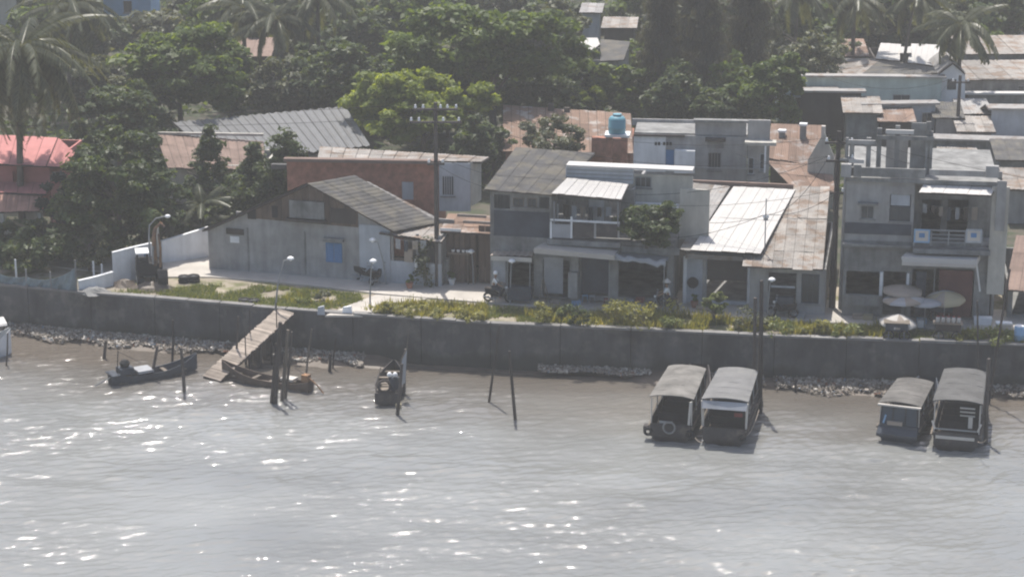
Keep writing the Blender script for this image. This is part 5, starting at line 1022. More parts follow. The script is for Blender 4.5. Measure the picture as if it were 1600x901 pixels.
for bx, by, tx, ty, r, lb in PILES:
    q = P(bx, by, 0); e = PY(tx, ty, q.y) - q; pts = [(-e.x * .15, 0, -1.4), (0, 0, 0), (e.x * .5 + rnd.uniform(-.03, .03), rnd.uniform(-.05, .05), e.z * .5), (e.x, 0, e.z)]
    o = MB().tube(pts, [r, r, r * .92, r * .8], 7).build('mooring_pile', M_pile if 'pale' not in lb else M_wood); o.location = q; tag(o, lb, 'pile', 'mooring piles and stakes')

# ================================================================ BOATS
def hull(L0, w, h, bow=.35, stern=.7, rise=.5, n=14, th=.05, rise_s=.15):
    """open shell: stern at -L0/2, bow at +L0/2 along local v"""
    V = []
    for i in range(n + 1):
        t = i / n; y = -L0 / 2 + L0 * t; k = math.sin(math.pi * min(1, t * .62 + .19)) ; 
        hw = w / 2 * (stern + (1 - stern) * min(1, t / .3)) if t < .3 else w / 2 * (1 if t < .55 else 1 - (1 - bow) * ((t - .55) / .45) ** 1.8)
        sh = h + rise * max(0, (t - .5) / .5) ** 2 + rise_s * max(0, (.3 - t) / .3) ** 2; kl = -.35 + (rise * .7) * max(0, (t - .7) / .3) ** 2
        for s in (-1, 1): V += [(s * hw, y, sh), (s * hw * .93, y, sh * .35), (s * hw * .55, y, kl), (s * (hw - th), y, sh), (s * (hw - th) * .92, y, sh * .35 + .02), (s * hw * .45, y, kl + .12)]
    F = []; q = 12
    for i in range(n):
        a, b2 = i * q, (i + 1) * q
        for s, o in ((0, 0), (1, 6)):
            for x, y in ((0, 1), (1, 2), (4, 3), (5, 4), (3, 0)): F.append((a + o + x, a + o + y, b2 + o + y, b2 + o + x))
        F.append((a + 2, a + 8, b2 + 8, b2 + 2)); F.append((a + 5, a + 11, b2 + 11, b2 + 5))
    for e in (0, n * q): F.append((e, e + 1, e + 2, e + 8, e + 7, e + 6)); F.append((e + 3, e + 4, e + 5, e + 11, e + 10, e + 9))
    return MB().add(V, F)
def place_boat(name, label, sx, sy, bx, by, z=0.0, group=None):
    """stern px,py (near end, waterline) towards bow px,py"""
    a, c = P(sx, sy, 0), P(bx, by, 0); d = c - a; ang = math.atan2(d.y, d.x) - math.pi / 2
    t = thing(name, label, 'boat', (a + c) / 2 + Vector((0, 0, z)), ang, group); return t, d.length
def tour_boat(label, sx, sy, bx, by, w, hr, roofm, hullm, style, rl=None):
    t, L0 = place_boat('tour_boat', label, sx, sy, bx, by, 0, 'covered tour boats'); hl = hull(L0, w, .75, .45, .92, .35, 12, .06).build('hull', hullm, t)
    MB().box(-w / 2 * 1.02, -w / 2 * .95, -L0 / 2, L0 * .1, .72, .82).box(w / 2 * .95, w / 2 * 1.02, -L0 / 2, L0 * .1, .72, .82).build('rubbing_strake', M_wood, hl)
    MB().box(-w / 2 * .86, w / 2 * .86, -L0 * .46, L0 * .28, .2, .26).build('deck', M_pile, t)
    r0, r1 = -L0 / 2 + .2, -L0 / 2 + .2 + (rl or L0 * .72); nseg = 8; hw = w / 2 * 1.0
    for k in range(6):
        y0 = r0 + (r1 - r0) * k / 6; y1 = r0 + (r1 - r0) * (k + 1) / 6 - .015; V = []
        for yy in (y0, y1):
            tp = 1 - .12 * (yy - r0) / (r1 - r0)
            for i in range(nseg + 1): a = -1 + 2 * i / nseg; V.append((a * hw * tp, yy, hr - .13 * abs(a) ** 2.4 + rnd.uniform(-.008, .008)))
        m = nseg + 1; n0 = len(V); V += [(x, y, z - .05) for x, y, z in V]
        F = [(i, i + 1, m + i + 1, m + i) for i in range(nseg)] + [(n0 + i, n0 + m + i, n0 + m + i + 1, n0 + i + 1) for i in range(nseg)] + [(i, n0 + i, n0 + i + 1, i + 1) for i in range(nseg)] + [(m + i, m + i + 1, n0 + m + i + 1, n0 + m + i) for i in range(nseg)] + [(0, m, n0 + m, n0), (nseg, n0 + nseg, n0 + m + nseg, m + nseg)]
        MB().add(V, F).build('roof_panel', roofm, t)
    for s in (-1, 1):
        for k in range(4): yy = r0 + .1 + (r1 - r0 - .2) * k / 3; MB().tube([(s * hw * .9, yy, .7), (s * hw * .9 * (1 - .1 * k / 3), yy, hr - .24)], .035, 6).build('roof_post', M_steel if k else M_offwhite, t)
        MB().box(s * hw * .9 - .025, s * hw * .9 + .025, r0 + .15, r1 - .1, .78, 1.15).build('side_board', M_hull, t); MB().box(s * hw * .9 - .03, s * hw * .9 + .03, r0 + .15, r1 - .1, 1.35, 1.40).build('side_rail', M_wood, t)
    for k in range(4): yy = r0 + .9 + k * (r1 - r0 - 1.3) / 4; st = MB().box(-hw * .75, hw * .75, yy, yy + .35, .26, .62).build('bench', M_dark, t); MB().box(-hw * .75, hw * .75, yy + .36, yy + .42, .5, 1.05).build('bench_back', M_dark, st)
    MB().box(-hw * .9, hw * .9, r1 - .1, r1 - .05, .75, hr - .4).build('front_screen', M_dark, t)
    y = -L0 / 2 - .02
    MB().box(-hw * .88, hw * .88, y - .02, y + .04, .25, .95).build('stern_board', hullm, t)
    if style == 'ring':
        MB().torus((-.05, y - .08, .8), .3, .055, 'v', 16, 6).build('lifebuoy', mat('grey_lifebuoy', (.22, .22, .22)), t, True); MB().tube([(hw * .82, y, 1.0), (hw * .88, y + .1, hr - .25)], .07, 5).build('curtain', M_offwhite, t)
        for x in (-hw, hw * .9): MB().torus((x, y - .03, .5), .17, .08, 'v', 12, 6).build('tyre_fender', M_black, t, True)
        MB().box(-hw * .5, hw * .1, y - .03, y + .0, 1.0, 1.12).build('crossbar', M_steel, t); MB().box(-hw - .25, -hw * .9, y, y + .5, .55, .75).build('side_step', M_hull, t)
    if style == 'visor':
        MB().prism([(-hw * .98, r0 - .02, hr - .2), (hw * .98, r0 - .02, hr - .2), (hw * .95, r0 - .25, hr - .55), (-hw * .95, r0 - .25, hr - .55)], (0, .04, 0)).build('visor', M_tarp, t)
        for s in (-1, 1): MB().tube([(s * hw * .98, r0 - .05, hr - .2), (s * hw * .93, r0 - .02, .95)], .05, 5).build('curtain', M_offwhite, t)
        MB().box(hw * .4, hw * .75, r0 + .1, r0 + .14, 1.5, 1.7).build('tail_board', M_red, t); MB().torus((hw * .8, y - .08, .5), .14, .07, 'v', 12, 6).build('tyre_fender', M_black, t, True)
    if style == 'glass':
        MB().prism([(-hw * .9, y + .1, .95), (hw * .9, y + .1, .95), (hw * .85, r0 + .1, hr - .25), (-hw * .85, r0 + .1, hr - .25)], (0, .04, 0)).build('windscreen', mat('bluish_screen', (.05, .065, .085), rough=.2, bump=0), t)
        for f in (-.86, -.3, .3, .86): MB().tube([(f * hw, y + .07, .95), (f * hw * .95, r0 + .07, hr - .25)], .03, 5).build('screen_mullion', M_hull, t)
        MB().box(-hw * .88, hw * .88, y + .2, y + .25, 1.3, 1.35).build('screen_rail', M_steel, t); MB().box(-hw * .5, hw * .2, y - .1, y + .05, .98, 1.16).build('coiled_rope', M_tan, t)
        MB().prism([(-hw * .95, y - .35, .55), (hw * .95, y - .35, .55), (hw * .9, y + .12, .95), (-hw * .9, y + .12, .95)], (0, .05, -.15)).build('foredeck', M_hullblue, t); MB().box(-hw, hw, r0 - .18, r0 - .02, hr - .24, hr - .16).build('roof_lip', M_offwhite, t)
        MB().tube([(-hw * .7, y + .05, 1.0), (-hw * .62, y + .2, 1.4)], .05, 5).build('wiper_post', M_skyblue, t); MB().torus((hw * 1.05, r0 + 1.5, .9), .2, .07, 'u', 12, 6).build('tyre_fender', M_black, t, True)
    if style == 'rails':
        MB().box(-hw * .8, hw * .75, y - .06, y + .02, .62, .78).build('name_board', M_offwhite, t); MB().box(-hw * .85, hw * .8, y - .05, y - .01, 1.1, 1.17).build('stern_rail', M_steel, t)
        for s in (-1, 1): MB().tube([(s * hw * .85, y - .02, 1.1), (s * hw * .98, y + .1, 1.5)], .05, 5).build('rail_knee', M_offwhite, t)
        for k in range(3): MB().box(hw * .1, hw * .7, r0 + .15 * k, r0 + .15 * k + .12, hr - .45 - .25 * k, hr - .40 - .25 * k).build('step_board', M_offwhite, t)
        MB().box(hw * .45, hw * .62, r0 + .1, r0 + .2, 1.15, 1.75).build('upright_board', M_offwhite, t)
    return t
M_rfA = mat('pale_patched_roof', (.18, .172, .16), var=.3, obrand=.14, rust=(.14,.135,.125), rustamt=.4); M_rfB = mat('light_grey_roof', (.17, .17, .171), var=.16, obrand=.03, rust=(.19,.19,.185), rustamt=.3); M_rfD = mat('mid_grey_roof', (.098, .098, .097), var=.25, obrand=.08)
tour_boat('tour boat with pale patched roof and a lifebuoy ring on its stern', 1047, 690, 1092, 598, 2.3, 2.45, M_rfA, M_hull, 'ring', 5.2)
tour_boat('tour boat with smooth light grey roof and sloping front visor', 1130, 696, 1168, 604, 2.4, 2.5, M_rfB, M_hull, 'visor', 5.2)
tour_boat('tour boat with blue-grey bow and bluish windscreen', 1402, 692, 1448, 618, 2.2, 2.15, mat('dark_patched_roof', (.125, .12, .113), var=.3, obrand=.15), M_hullblue, 'glass', 4.2)
tour_boat('tour boat with grey roof and white stern boards, furthest right', 1492, 704, 1512, 615, 2.5, 2.65, M_rfD, M_hull, 'rails', 5.4)
def rope(label, a, b2, sag): 
    pts = [a.lerp(b2, k / 10) - Vector((0, 0, sag * 4 * (k / 10) * (1 - k / 10))) for k in range(11)]; o = MB().tube(pts, .022, 5).build('mooring_rope', M_tan); tag(o, label, 'rope', 'mooring ropes')
rope('mooring rope from the visor boat to the tall dark pole', P(1168, 680, .8), P(1186, 640, 1.2), .2); rope('mooring rope from the rightmost boat to its pile', P(1528, 690, .9), P(1541, 686, 1.3), .1); rope('mooring rope from the lifebuoy boat across to the visor boat', P(1086, 683, .8), P(1098, 690, .8), .1)
def sampan(label, sx, sy, bx, by, w, hullm, h=.38, items=0, rise=.62):
    t, L0 = place_boat('sampan', label, sx, sy, bx, by, 0, 'open sampans'); hl = hull(L0, w, h, .12, .6, rise, 16, .05, .25).build('hull', hullm, t)
    MB().box(-w * .36, w * .36, -L0 * .42, L0 * .35, .02, .07).build('floorboards', M_wood, t)
    for f in (-.3, -.1, .1, .3): MB().box(-w * .44, w * .44, L0 * f, L0 * f + .22, h - .1, h - .05).build('thwart', M_wood, t)
    return t, L0
t, L0 = sampan('blue-grey sampan with stern gear left of the gangway', 172, 600, 308, 577, 1.1, M_hullblue)
y = -L0 / 2
MB().box(-.35, .35, y + .5, y + 1.3, .5, .85).build('engine_box', M_hullblue, t); MB().tube([(.1, y + .4, .5), (.15, y + .5, 1.9)], .03, 5).build('mast', M_pile, t); MB().tube([(.15, y + .5, 1.85), (-.1, y + 1.9, .9)], .015, 4).build('stay_line', M_pile, t)
MB().lathe([(.05, -.2), (.25, -.15), (.3, .05), (.15, .2), (.02, .22)], 9, (0, y + .9, 1.06)).build('engine', M_black, t); MB().box(-.5, .5, y + 1.5, y + 2.4, .46, .6).build('net_pile', M_tarp, t); MB().tube([(.1, y + .2, .5), (.12, y - .9, .1)], .04, 5).build('propeller_shaft', M_steel, t)
MB().box(-.55, .55, y - .05, y + .45, .55, .6).build('stern_deck', M_hullblue, t)
t, L0 = sampan('brown sampan with long tail motor right of the gangway', 486, 612, 348, 588, 1.05, mat('brown_hull_paint', (.11, .085, .07), var=.25))
y = -L0 / 2
MB().box(-.18, .18, y + .1, y + .5, .55, .95).build('engine', M_ochre, t); MB().tube([(0, y + .3, .9), (0, y - .4, .45), (0, y - .8, .05)], .045, 5).build('propeller_shaft', M_ochre, t); MB().tube([(0, y + .4, .95), (.1, y + 1.1, 1.2)], .025, 5).build('tiller', M_pile, t); MB().box(-.3, .3, y + 1.0, y + 1.8, .5, .62).build('pale_crate', M_offwhite, t)
t, L0 = sampan('small dark boat moored end-on with drum and net pole', 604, 634, 616, 586, 1.55, M_hull, .6, rise=.3)
y = -L0 / 2
MB().box(-.62, .62, y - .02, y + .1, .1, .72).build('stern_board', M_hull, t); MB().torus((-.15, y + .5, .95), .32, .07, 'v', 14, 6).build('net_hoop', M_pile, t, True); MB().lathe([(.02, 0), (.28, 0), (.28, .7), (.02, .72)], 10, (.3, y + 1.3, .5)).build('drum', M_hullblue, t)
for x in (.08, .38): MB().lathe([(.03, 0), (.13, .04), (.15, .15), (.08, .26), (.02, .28)], 9, (x, y + 1.2, 1.24)).build('float', M_lampwhite, t, True)
MB().tube([(-.6, y + .4, .6), (-.35, y + .8, 1.9)], .03, 5).build('oar', M_wood, t); MB().tube([(.62, y + .5, .5), (.75, y + .9, 2.3), (1.05, y + 1.1, 2.9), (1.15, y + 1.1, 3.9)], .05, 5, .02).build('net_pole', M_wood, t)
MB().add([(.62, y + .5, .9), (.75, y + .9, 2.3), (1.05, y + 1.1, 2.9), (.95, y + 1.0, 1.0)], [(0, 1, 2, 3)]).build('hung_net', M_tarp, t); MB().box(.5, .8, y - .3, y - .1, .0, .2).build('yellow_float', M_yellow, t)
# white boat cut by the left edge
t, L0 = place_boat('covered_launch', 'white roofed launch cut off by the left edge of the picture', -70, 560, 18, 551, 0); hull(L0, 1.8, .9, .2, .9, .6).build('hull', M_white, t); c = L0 / 2
MB().hexa([(-.9, -c, 1.75), (.9, -c, 1.75), (.8, c * .85, 1.9), (-.8, c * .85, 1.9)], [(-.8, -c, 1.85), (.8, -c, 1.85), (.7, c * .85, 2.0), (-.7, c * .85, 2.0)]).build('canopy', M_wsheet, t)
for x in (-.75, .75):
    for yy in (-c * .5, c * .5): MB().tube([(x, yy, .85), (x, yy, 1.8)], .04, 5).build('post', M_pile, t)

# ================================================================ LANE LIFE
def parasol(label, px, base, topy, wpx, mts, tilt=0, seed=0, dr=.2):
    q = P(px, base); s = FPX / (q - Vector((0, 0, CAM_H))).length; r = wpx / s / 2; h = PY(px, topy, q.y).z - G; t = thing('parasol', label, 'parasol', q, 0, 'market parasols')
    MB().tube([(0, 0, 0), (0, 0, h)], .03, 6).build('pole', M_steel, t); MB().lathe([(.28, 0), (.28, .06), (.05, .1)], 10).build('base', M_concw, t); n = 8
    hd = bpy.data.objects.new('canopy', None); col.objects.link(hd); hd.parent = t; hd.location = (0, 0, h); hd.rotation_euler = (R(tilt), R(tilt * .5), .2 + seed)
    for i in range(n):
        a, b2 = 2 * math.pi * i / n, 2 * math.pi * (i + 1) / n; V = []
        for f, z in ((0, 0), (.35, -dr * .25 * r - .03), (.7, -dr * .6 * r - .04), (1, -dr * r - .05), (1.0, -dr * r - .16)):
            for k in range(4): an = a + (b2 - a) * k / 3; rr = r * f * (1 - .05 * math.sin(math.pi * k / 3)); V.append((rr * math.cos(an), rr * math.sin(an), z + (.02 * math.sin(math.pi * k / 3) if 0 < f < 1 else 0)))
        MB().add(V, [(j * 4 + k, j * 4 + k + 1, j * 4 + 5 + k, j * 4 + 4 + k) for j in range(4) for k in range(3)]).build('canopy_panel', mts[i % len(mts)], hd, True)
        MB().tube([(0, 0, -.03), (r * .98 * math.cos(a), r * .98 * math.sin(a), -dr * r - .08)], .012, 4).build('rib', M_steel, hd)
    return t
parasol('plain tan parasol, leftmost and highest of the cluster', 1408, 507, 446, 62, [M_tan], 2); parasol('dull grey-tan parasol in front of the tan one', 1410, 513, 461, 66, [M_tarp, M_tan], -3, .5, .15)
parasol('yellow and sky-blue striped parasol, rightmost of the cluster', 1474, 510, 454, 62, [M_yellow, M_yellow, M_skyblue, M_skyblue, M_offwhite, M_yellow, M_tan, M_yellow], 5, -1.2, .38); parasol('small grey parasol between the tan and the striped ones', 1444, 515, 467, 50, [M_tarp], -3, 0, .15)
parasol('single off-white parasol near the seawall edge', 1403, 524, 490, 58, [M_offwhite, M_offwhite, M_tan], 4, .3, .42)
# food cart with jars, boxes, stools
def cart(label, px, py, w, m, jars=0):
    q = P(px, py); t = thing('food_cart', label, 'cart', q, R(-8)); MB().box(-w, w, -.35, .35, .55, .95).build('cabinet', m, t); MB().box(-w - .1, w + .1, -.4, .4, .952, 1.0).build('counter_top', M_wood, t)
    for x in (-w * .7, w * .7):
        wh = MB().torus((x, -.38, .3), .27, .04, 'v', 14, 5).build('wheel', M_black, t, True); MB().box(x - .25, x + .25, -.39, -.37, .29, .31).box(x - .01, x + .01, -.39, -.37, .05, .55).build('spokes', M_steel, wh)
        for y in (-.3, .3): MB().box(x - .03, x + .03, y - .03, y + .03, 0, .549).build('leg', M_steel, t)
    for k in range(jars): x = -w + 2 * w * (k + .5) / jars; j = MB().lathe([(.09, 0), (.11, .05), (.11, .26), (.07, .3), (.02, .3)], 9, (x, -.1, 1.002)).build('jar', M_offwhite, t, True); MB().lathe([(.08, 0), (.08, .05), (.02, .06)], 9, (x, -.1, 1.303)).build('lid', M_red, j)
    return t
cart('food cart with a row of pale jars right of the off-white parasol', 1480, 530, .7, M_dark, 5); cart('low dark stall under the off-white parasol', 1400, 529, .6, M_hullblue); cart('drinks cart under the striped parasol', 1470, 500, .6, M_hullblue, 2)
def coolbox(label, px, py, z, sx, m):
    t = thing('cool_box', label, 'box', P(px, py) + Vector((0, 0, z)), R(-6)); MB().box(-sx, sx, -.22, .22, 0, .32).build('body', m, t); MB().box(-sx - .02, sx + .02, -.24, .24, .322, .4).build('lid', M_lampwhite, t); return t
coolbox('white cool box on the lane at the far right', 1535, 508, .08, .48, M_lampwhite); coolbox('small white box beside the jar cart', 1497, 517, .08, .22, M_offwhite); coolbox('flat pale box near the right edge', 1568, 516, .08, .42, M_offwhite); coolbox('little white box beside the striped parasol', 1438, 512, .08, .16, M_lampwhite)
t = thing('blue_drum', 'blue plastic drum at the right edge of the bank', 'drum', P(1592, 534)); MB().lathe([(.28, 0), (.3, .1), (.29, .4), (.31, .43), (.29, .46), (.3, .85), (.27, .9), (.02, .9)], 14).build('barrel', M_skyblue, t, True); MB().lathe([(.24, .9), (.24, .94), (.02, .95)], 12).build('lid', M_white, t)

def motorbike(label, px, py, deg, m=M_black, seat=M_dark):
    t = thing('motorbike', label, 'motorbike', P(px, py) + Vector((0, 0, .08)), R(deg), 'parked motorbikes')
    for x in (-.62, .62):
        wh = MB().torus((x, 0, .29), .24, .055, 'v', 16, 6).build('wheel', M_black, t, True); MB().torus((x, 0, .29), .17, .015, 'v', 12, 4).build('rim', M_steel, wh, True); MB().lathe([(.02, -.06), (.05, -.06), (.05, .06), (.02, .06)], 8).build('hub', M_steel, wh).matrix_local = Matrix.Translation((x, 0, .29)) @ Matrix.Rotation(R(90), 4, 'X')
    MB().prism([(-.75, -.11, .55), (-.2, -.13, .38), (.2, -.11, .36), (.38, -.1, .75), (.28, -.1, .82), (.0, -.12, .52), (-.35, -.12, .72), (-.82, -.08, .78)], (0, .22, 0)).build('body', m, t); MB().prism([(-.78, -.11, .78), (-.3, -.12, .73), (-.02, -.12, .70), (-.02, -.1, .76), (-.4, -.1, .82), (-.8, -.09, .86)], (0, .22, 0)).build('seat', seat, t)
    MB().tube([(.62, -.08, .29), (.42, -.06, .85), (.36, -.05, .98)], .03, 5).tube([(.62, .08, .29), (.42, .06, .85), (.36, .05, .98)], .03, 5).build('fork', M_steel, t); MB().tube([(.3, -.33, 1.04), (.38, -.1, 1.0), (.38, .1, 1.0), (.3, .33, 1.04)], .02, 5).build('handlebar', M_steel, t); MB().lathe([(.02, -.06), (.08, -.05), (.09, .04), (.03, .06)], 9, (.46, 0, .9)).build('headlight', M_lampwhite, t, True)
    MB().prism([(.4, -.06, .6), (.72, -.06, .62), (.86, -.06, .45), (.84, -.06, .42), (.7, -.06, .57), (.42, -.06, .55)], (0, .12, 0)).build('mudguard', m, t); MB().tube([(-.1, -.16, .25), (-.5, -.18, .28), (-.85, -.18, .36)], .045, 6).build('exhaust', M_steel, t); MB().tube([(-.1, -.15, .3), (-.15, -.3, .0)], .018, 4).build('kickstand', M_steel, t)
    for s in (-1, 1): MB().tube([(.34, s * .22, 1.04), (.33, s * .3, 1.2)], .01, 4).lathe([(.01, 0), (.06, .02), (.06, .06), (.01, .08)], 7, (.33, s * .3, 1.18)).build('mirror', M_steel, t)
    return t
motorbike('dark motorbike parked at the left corner of the gable house', 374, 421, -16); motorbike('black motorbike parked under the gable house wall near the first lamp', 424, 426, 170); motorbike('black motorbike leaning by the pale blue bay of the gable house', 572, 441, -30); motorbike('second motorbike beside the pale blue bay, nearer the lamp', 590, 444, 60)
motorbike('dark motorbike parked before the terrace house corner', 1222, 498, 172); motorbike('motorbike by the kiosk with its rider seated', 779, 474, -12); mrider = motorbike('motorbike ridden along the lane before the tarpaulin awning', 1036, 489, 175)

# ---------------- people (seated riders)
def rider(label, px, py, deg, hat):
    q = P(px, py) + Vector((0, 0, .08)); t = thing('person', label, 'person', q, R(deg))
    J = {}; E = []; Rr = {}
    def j(n, p, r, par=None):
        J[n] = (len(J), Vector(p)); Rr[n] = r
        if par: E.append((J[par][0], J[n][0]))
    j('pel', (-.28, 0, .92), .14); j('waist', (-.27, 0, 1.10), .125, 'pel'); j('chest', (-.22, 0, 1.32), .15, 'waist'); j('neck', (-.19, 0, 1.48), .055, 'chest'); j('chin', (-.17, 0, 1.56), .07, 'neck'); j('head', (-.17, 0, 1.67), .095, 'chin'); j('crown', (-.18, 0, 1.75), .07, 'head'); j('nose', (-.075, 0, 1.64), .014, 'head')
    for s, k in ((-1, 'l'), (1, 'r')):
        j('sh' + k, (-.22, s * .17, 1.40), .06, 'chest'); j('el' + k, (-.02, s * .27, 1.18), .043, 'sh' + k); j('wr' + k, (.22, s * .29, 1.06), .03, 'el' + k); j('pa' + k, (.29, s * .29, 1.05), .034, 'wr' + k)
        for f, dy, ln in ((0, -.03, .05), (1, -.01, .06), (2, .01, .055), (3, .03, .045)): j('f%d%s' % (f, k), (.33, s * (.29 + dy), 1.065), .010, 'pa' + k); j('g%d%s' % (f, k), (.35, s * (.29 + dy), 1.065 - ln), .009, 'f%d%s' % (f, k))
        j('th' + k, (.29, s * .245, 1.03), .011, 'pa' + k)
        j('hip' + k, (-.24, s * .11, .90), .095, 'pel'); j('kn' + k, (.16, s * .19, .76), .06, 'hip' + k); j('an' + k, (.05, s * .19, .36), .04, 'kn' + k); j('to' + k, (.22, s * .2, .30), .035, 'an' + k)
    names = list(J)
    def skin(name, keep, grow, m):
        ids = {n: i for i, n in enumerate([x for x in names if x in keep])}; inv = {J[n][0]: n for n in J}
        me = bpy.data.meshes.new(name); me.from_pydata([J[n][1] for n in ids], [(ids[inv[a]], ids[inv[b2]]) for a, b2 in E if inv[a] in ids and inv[b2] in ids], []); o = link(name, me, m, t)
        md = o.modifiers.new('skin', 'SKIN'); sv = me.skin_vertices[0].data
        for n, i in ids.items(): sv[i].radius = (Rr[n] + grow, Rr[n] + grow)
        sv[0].use_root = True; sb = o.modifiers.new('sub', 'SUBSURF'); sb.levels = 1; sb.render_levels = 1; return o
    skin('body', set(names), 0, M_skin); skin('shirt', {'waist', 'chest', 'pel', 'shl', 'shr', 'ell', 'elr'}, .018, M_shirt); skin('trousers', {'pel', 'hipl', 'hipr', 'knl', 'knr', 'anl', 'anr'}, .02, M_trouser)
    for s in (-1, 1): MB().lathe([(.004, -.006), (.012, 0), (.004, .006)], 6, (-.085, s * .035, 1.67)).build('eye', M_black, t); MB().box(-.2, -.15, s * .095 - .01, s * .095 + .01, 1.63, 1.69).build('ear', M_skin, t)
    MB().box(-.1, -.088, -.025, .025, 1.585, 1.595).build('mouth', M_red, t); MB().lathe([(.1, -.06), (.105, 0), (.09, .07), (.04, .115), (.01, .12)], 12, (-.19, 0, 1.70)).build('hair', M_black, t, True)
    if hat == 'cone': MB().lathe([(.24, -.02), (.235, 0), (.12, .11), (.01, .2)], 14, (-.18, 0, 1.78)).build('hat', M_offwhite, t, True)
    else: MB().lathe([(.125, -.05), (.13, .02), (.11, .1), (.05, .145), (.01, .15)], 12, (-.18, 0, 1.71)).build('helmet', M_lampwhite, t, True)
    return t
rider('person in white shirt and pale hat riding the motorbike on the lane', 1036, 489, 175, 'cone'); rider('person with white helmet and white shirt sitting on the motorbike by the kiosk', 779, 474, -12, 'helmet')
# easel-like trestle, pots and stools in front of the shops
t = thing('trestle', 'leaning wooden trestle frame in front of the hanging tarpaulin', 'trestle', P(852, 477) + Vector((0, 0, .08)), R(-10)); MB().tube([(-.35, -.2, 0), (-.15, 0, 1.5)], .035, 5).build('leg', M_wood, t); MB().tube([(.35, -.2, 0), (-.1, 0, 1.5)], .035, 5).build('leg', M_wood, t); MB().tube([(0, .45, 0), (-.13, .02, 1.45)], .035, 5).build('leg', M_wood, t); MB().tube([(-.28, -.15, .5), (.22, -.12, .5)], .025, 5).build('brace', M_wood, t)
def stool(label, px, py, m): 
    t = thing('plastic_stool', label, 'stool', P(px, py) + Vector((0, 0, .08)), 0, 'plastic stools'); MB().box(-.17, .17, -.17, .17, .40, .44).build('seat', m, t)
    for x in (-.13, .13):
        for y in (-.13, .13): MB().tube([(x, y, .4), (x * 1.25, y * 1.25, 0)], .022, 4).build('leg', m, t)
stool('blue plastic stool before the roller shutter, left', 914, 474, M_skyblue); stool('blue-grey plastic stool before the roller shutter, right', 925, 475, M_blueish); stool('red plastic stool before the tarpaulin awning', 948, 480, M_red); stool('pale plastic stool beside the tarpaulin pole', 985, 482, M_tarp)
def pot(label, px, py, m, r=.22):
    t = thing('plant_pot', label, 'plant pot', P(px, py) + Vector((0, 0, .08)), 0, 'plant pots'); MB().lathe([(r * .7, 0), (r, .3), (r * 1.1, .32), (r * 1.1, .36), (r * .9, .36), (r * .85, .3), (.02, .3)], 12).build('pot', m, t); o = link('plant', crown_mesh('plant', LEAF['mid'], r * 1.3, r * 1.3, r * 1.2, int(px), 8, 30, .07, 'round', .3), None, t); o.location = (0, 0, .6)
pot('potted plant at the left of the white roof shop', 1085, 482, M_brick); pot('potted plant at the gate pier in the alley', 706, 446, M_white); pot('potted plant against the porch wall', 640, 452, M_brick)
def bowl_shelf(): 
    B = Bld('pot_shelf', 'shelf with white pots on the plank shed front', 'shelf', 715, 443, -12); B.rect('shelf_board', 702, 393, 734, 396, -.07, .25, M_wood)
    for px in (708, 716, 724, 730): a = B.p(px, 392, -.2); B.part(MB().lathe([(.07, 0), (.11, .12), (.1, .14), (.02, .14)], 9, (a.x, -.2, B.p(718, 393, -.07).z + .002)), 'white_pot', M_lampwhite, None, True)
    for px in (704, 732): a = B.p(px, 396, -.1); B.box('bracket', a.x - .03, a.x + .03, -.3, -.07, 0, B.p(718, 396, -.07).z - .002, M_wood)
bowl_shelf()

# ---------------- goods and washing in front of the shops
def crate(label, px, py, m, sx=.25, h=.3, z=.08, n=3):
    t = thing('crate', label, 'crate', P(px, py) + Vector((0, 0, z)), R(rnd.uniform(-20, 8)), 'crates by the shops')
    MB().box(-sx, sx, -.18, .18, 0, .04).build('floor', m, t)
    for k in range(n):
        z0 = .05 + (h - .05) * k / n; z1 = z0 + (h - .05) / n * .72
        for a in ((-sx, sx, -.2, -.181), (-sx, sx, .181, .2), (-sx - .02, -sx - .001, -.2, .2), (sx + .001, sx + .02, -.2, .2)): MB().box(a[0], a[1], a[2], a[3], z0, z1).build('slat', m, t)
crate('wooden crate at the foot of the hanging tarpaulin', 868, 478, M_plank); crate('blue crate just right of the wall pier', 900, 478, M_skyblue); crate('pale crate before the dark shop interior, lower of two', 1000, 482, M_offwhite); crate('red crate stacked on the pale one', 1000, 482, M_red, .22, .26, .4); crate('wooden crate beside the white roof shop door', 1096, 486, M_plank); crate('grey crate beside the parked motorbike of the patchy roof house', 1250, 498, M_tarp); crate('wooden crate by the low wall of the terrace house', 1340, 500, M_plank); crate('yellow crate by the low wall of the terrace house', 1356, 501, M_yellow); crate('blue crate under the lower white awning', 1440, 507, M_skyblue)
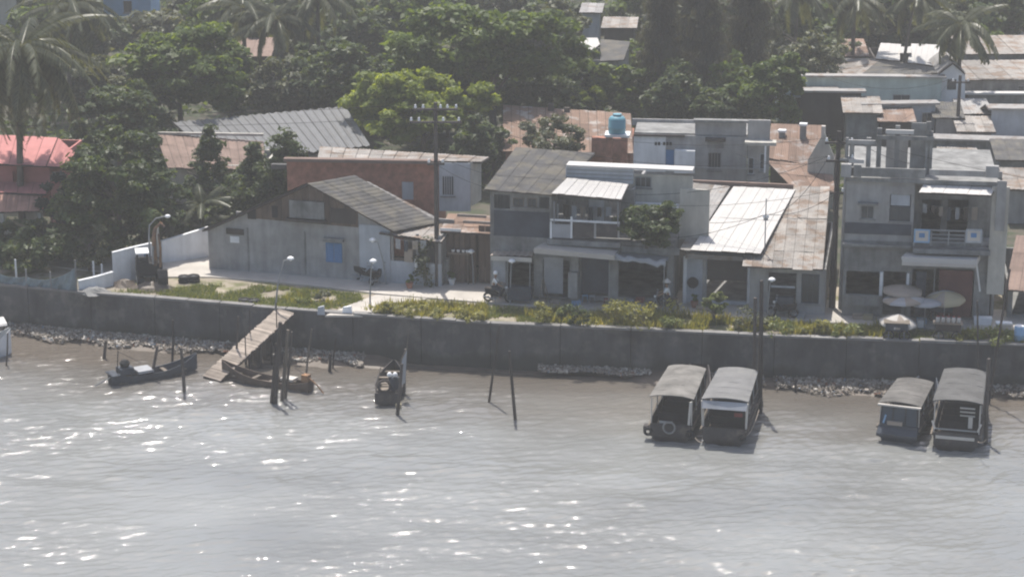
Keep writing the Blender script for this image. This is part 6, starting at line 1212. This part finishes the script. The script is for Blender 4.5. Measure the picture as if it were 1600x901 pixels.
def washing(label, x0, x1, py, base, n, mts, seed):
    q = P(x0, base); a = PY(x0, py, q.y); b2 = PY(x1, py + (x1 - x0) * .06, q.y - (x1 - x0) * .006); t = thing('washing_line', label, 'washing', a); d = b2 - a; g = random.Random(seed)
    MB().tube([d * (k / 8) - Vector((0, 0, .12 * math.sin(math.pi * k / 8))) for k in range(9)], .008, 4).build('line', M_steel, t)
    for k in range(n):
        u0 = (k + .15) / n; u1 = (k + .15 + g.uniform(.45, .75)) / n; h = g.uniform(.45, .85); V = []
        for i in range(5):
            u = u0 + (u1 - u0) * i / 4; c = d * u - Vector((0, 0, .12 * math.sin(math.pi * u))); V += [c, c + Vector((0, .03 * math.sin(i * 2 + k), -h * .5)), c + Vector((0, .05 * math.sin(i * 2.4 + k), -h * g.uniform(.95, 1.05)))]
        MB().add(V, [(i * 3 + j, i * 3 + 3 + j, i * 3 + 4 + j, i * 3 + 1 + j) for i in range(4) for j in range(2)]).build('cloth', mts[k % len(mts)], t, True)
washing('washing hung across the shophouse upper windows', 776, 856, 326, 464, 6, [M_hullblue, M_tarp, M_offwhite, M_dark, M_blueish], 3); washing('washing hung under the white balcony awning', 878, 958, 318, 461, 6, [M_dark, M_blueish, M_tan, M_hullblue], 5); washing('washing hung on the terrace house balcony', 1440, 1530, 318, 492, 7, [M_tarp, M_dark, M_tan, M_hullblue], 7); washing('washing hung in the gable house porch', 616, 668, 372, 448, 4, [M_tarp, M_hullblue, M_tan], 9)
# small lean-tos filling the plots on the right
for i, (x0, x1, yt, b0, wm, rm, ri, lb) in enumerate(((1322, 1372, 176, 240, M_concw, M_tin, 10, 'small tin roofed hut behind the terrace house, left'), (1376, 1424, 190, 246, M_dark, M_rust, 8, 'rusty roofed hut just behind the pergola'), (1462, 1500, 184, 236, M_conc, M_fibro, 9, 'grey fibre roofed hut left of the background pole'), (1500, 1548, 206, 250, M_concw, M_tin, 8, 'tin hut in front of the weathered hut'), (1560, 1640, 250, 300, M_concw, M_fibro, 14, 'grey roofed hut at the right edge above the tan roof'), (1576, 1660, 296, 350, M_conc, M_tin, 12, 'lean-to with patched roof at the right edge'), (1470, 1520, 236, 268, M_dark, M_tin, 8, 'dark hut behind the right end of the roof terrace'), (1262, 1306, 158, 214, M_dark, M_tin, 8, 'tin roofed hut in front of the dark shed'))):
    block('lean_to', lb, x0, x1, yt, b0, wm, 3.5, -5, rm, ri, 4, 'hut', nv=2)

# ---------------- haze over the river
hz = MB().box(-420, 420, -40, 700, -2.0, 46).build('haze', None); hz['kind'] = 'stuff'
m = bpy.data.materials.new('river_haze'); m.use_nodes = True; nt = m.node_tree; nt.nodes.clear(); out = nt.nodes.new('ShaderNodeOutputMaterial'); pv = nt.nodes.new('ShaderNodeVolumePrincipled')
pv.inputs['Color'].default_value = (.98, .98, .98, 1); pv.inputs['Density'].default_value = HAZE; pv.inputs['Anisotropy'].default_value = .35; nt.links.new(pv.outputs[0], out.inputs['Volume']); hz.data.materials.append(m)
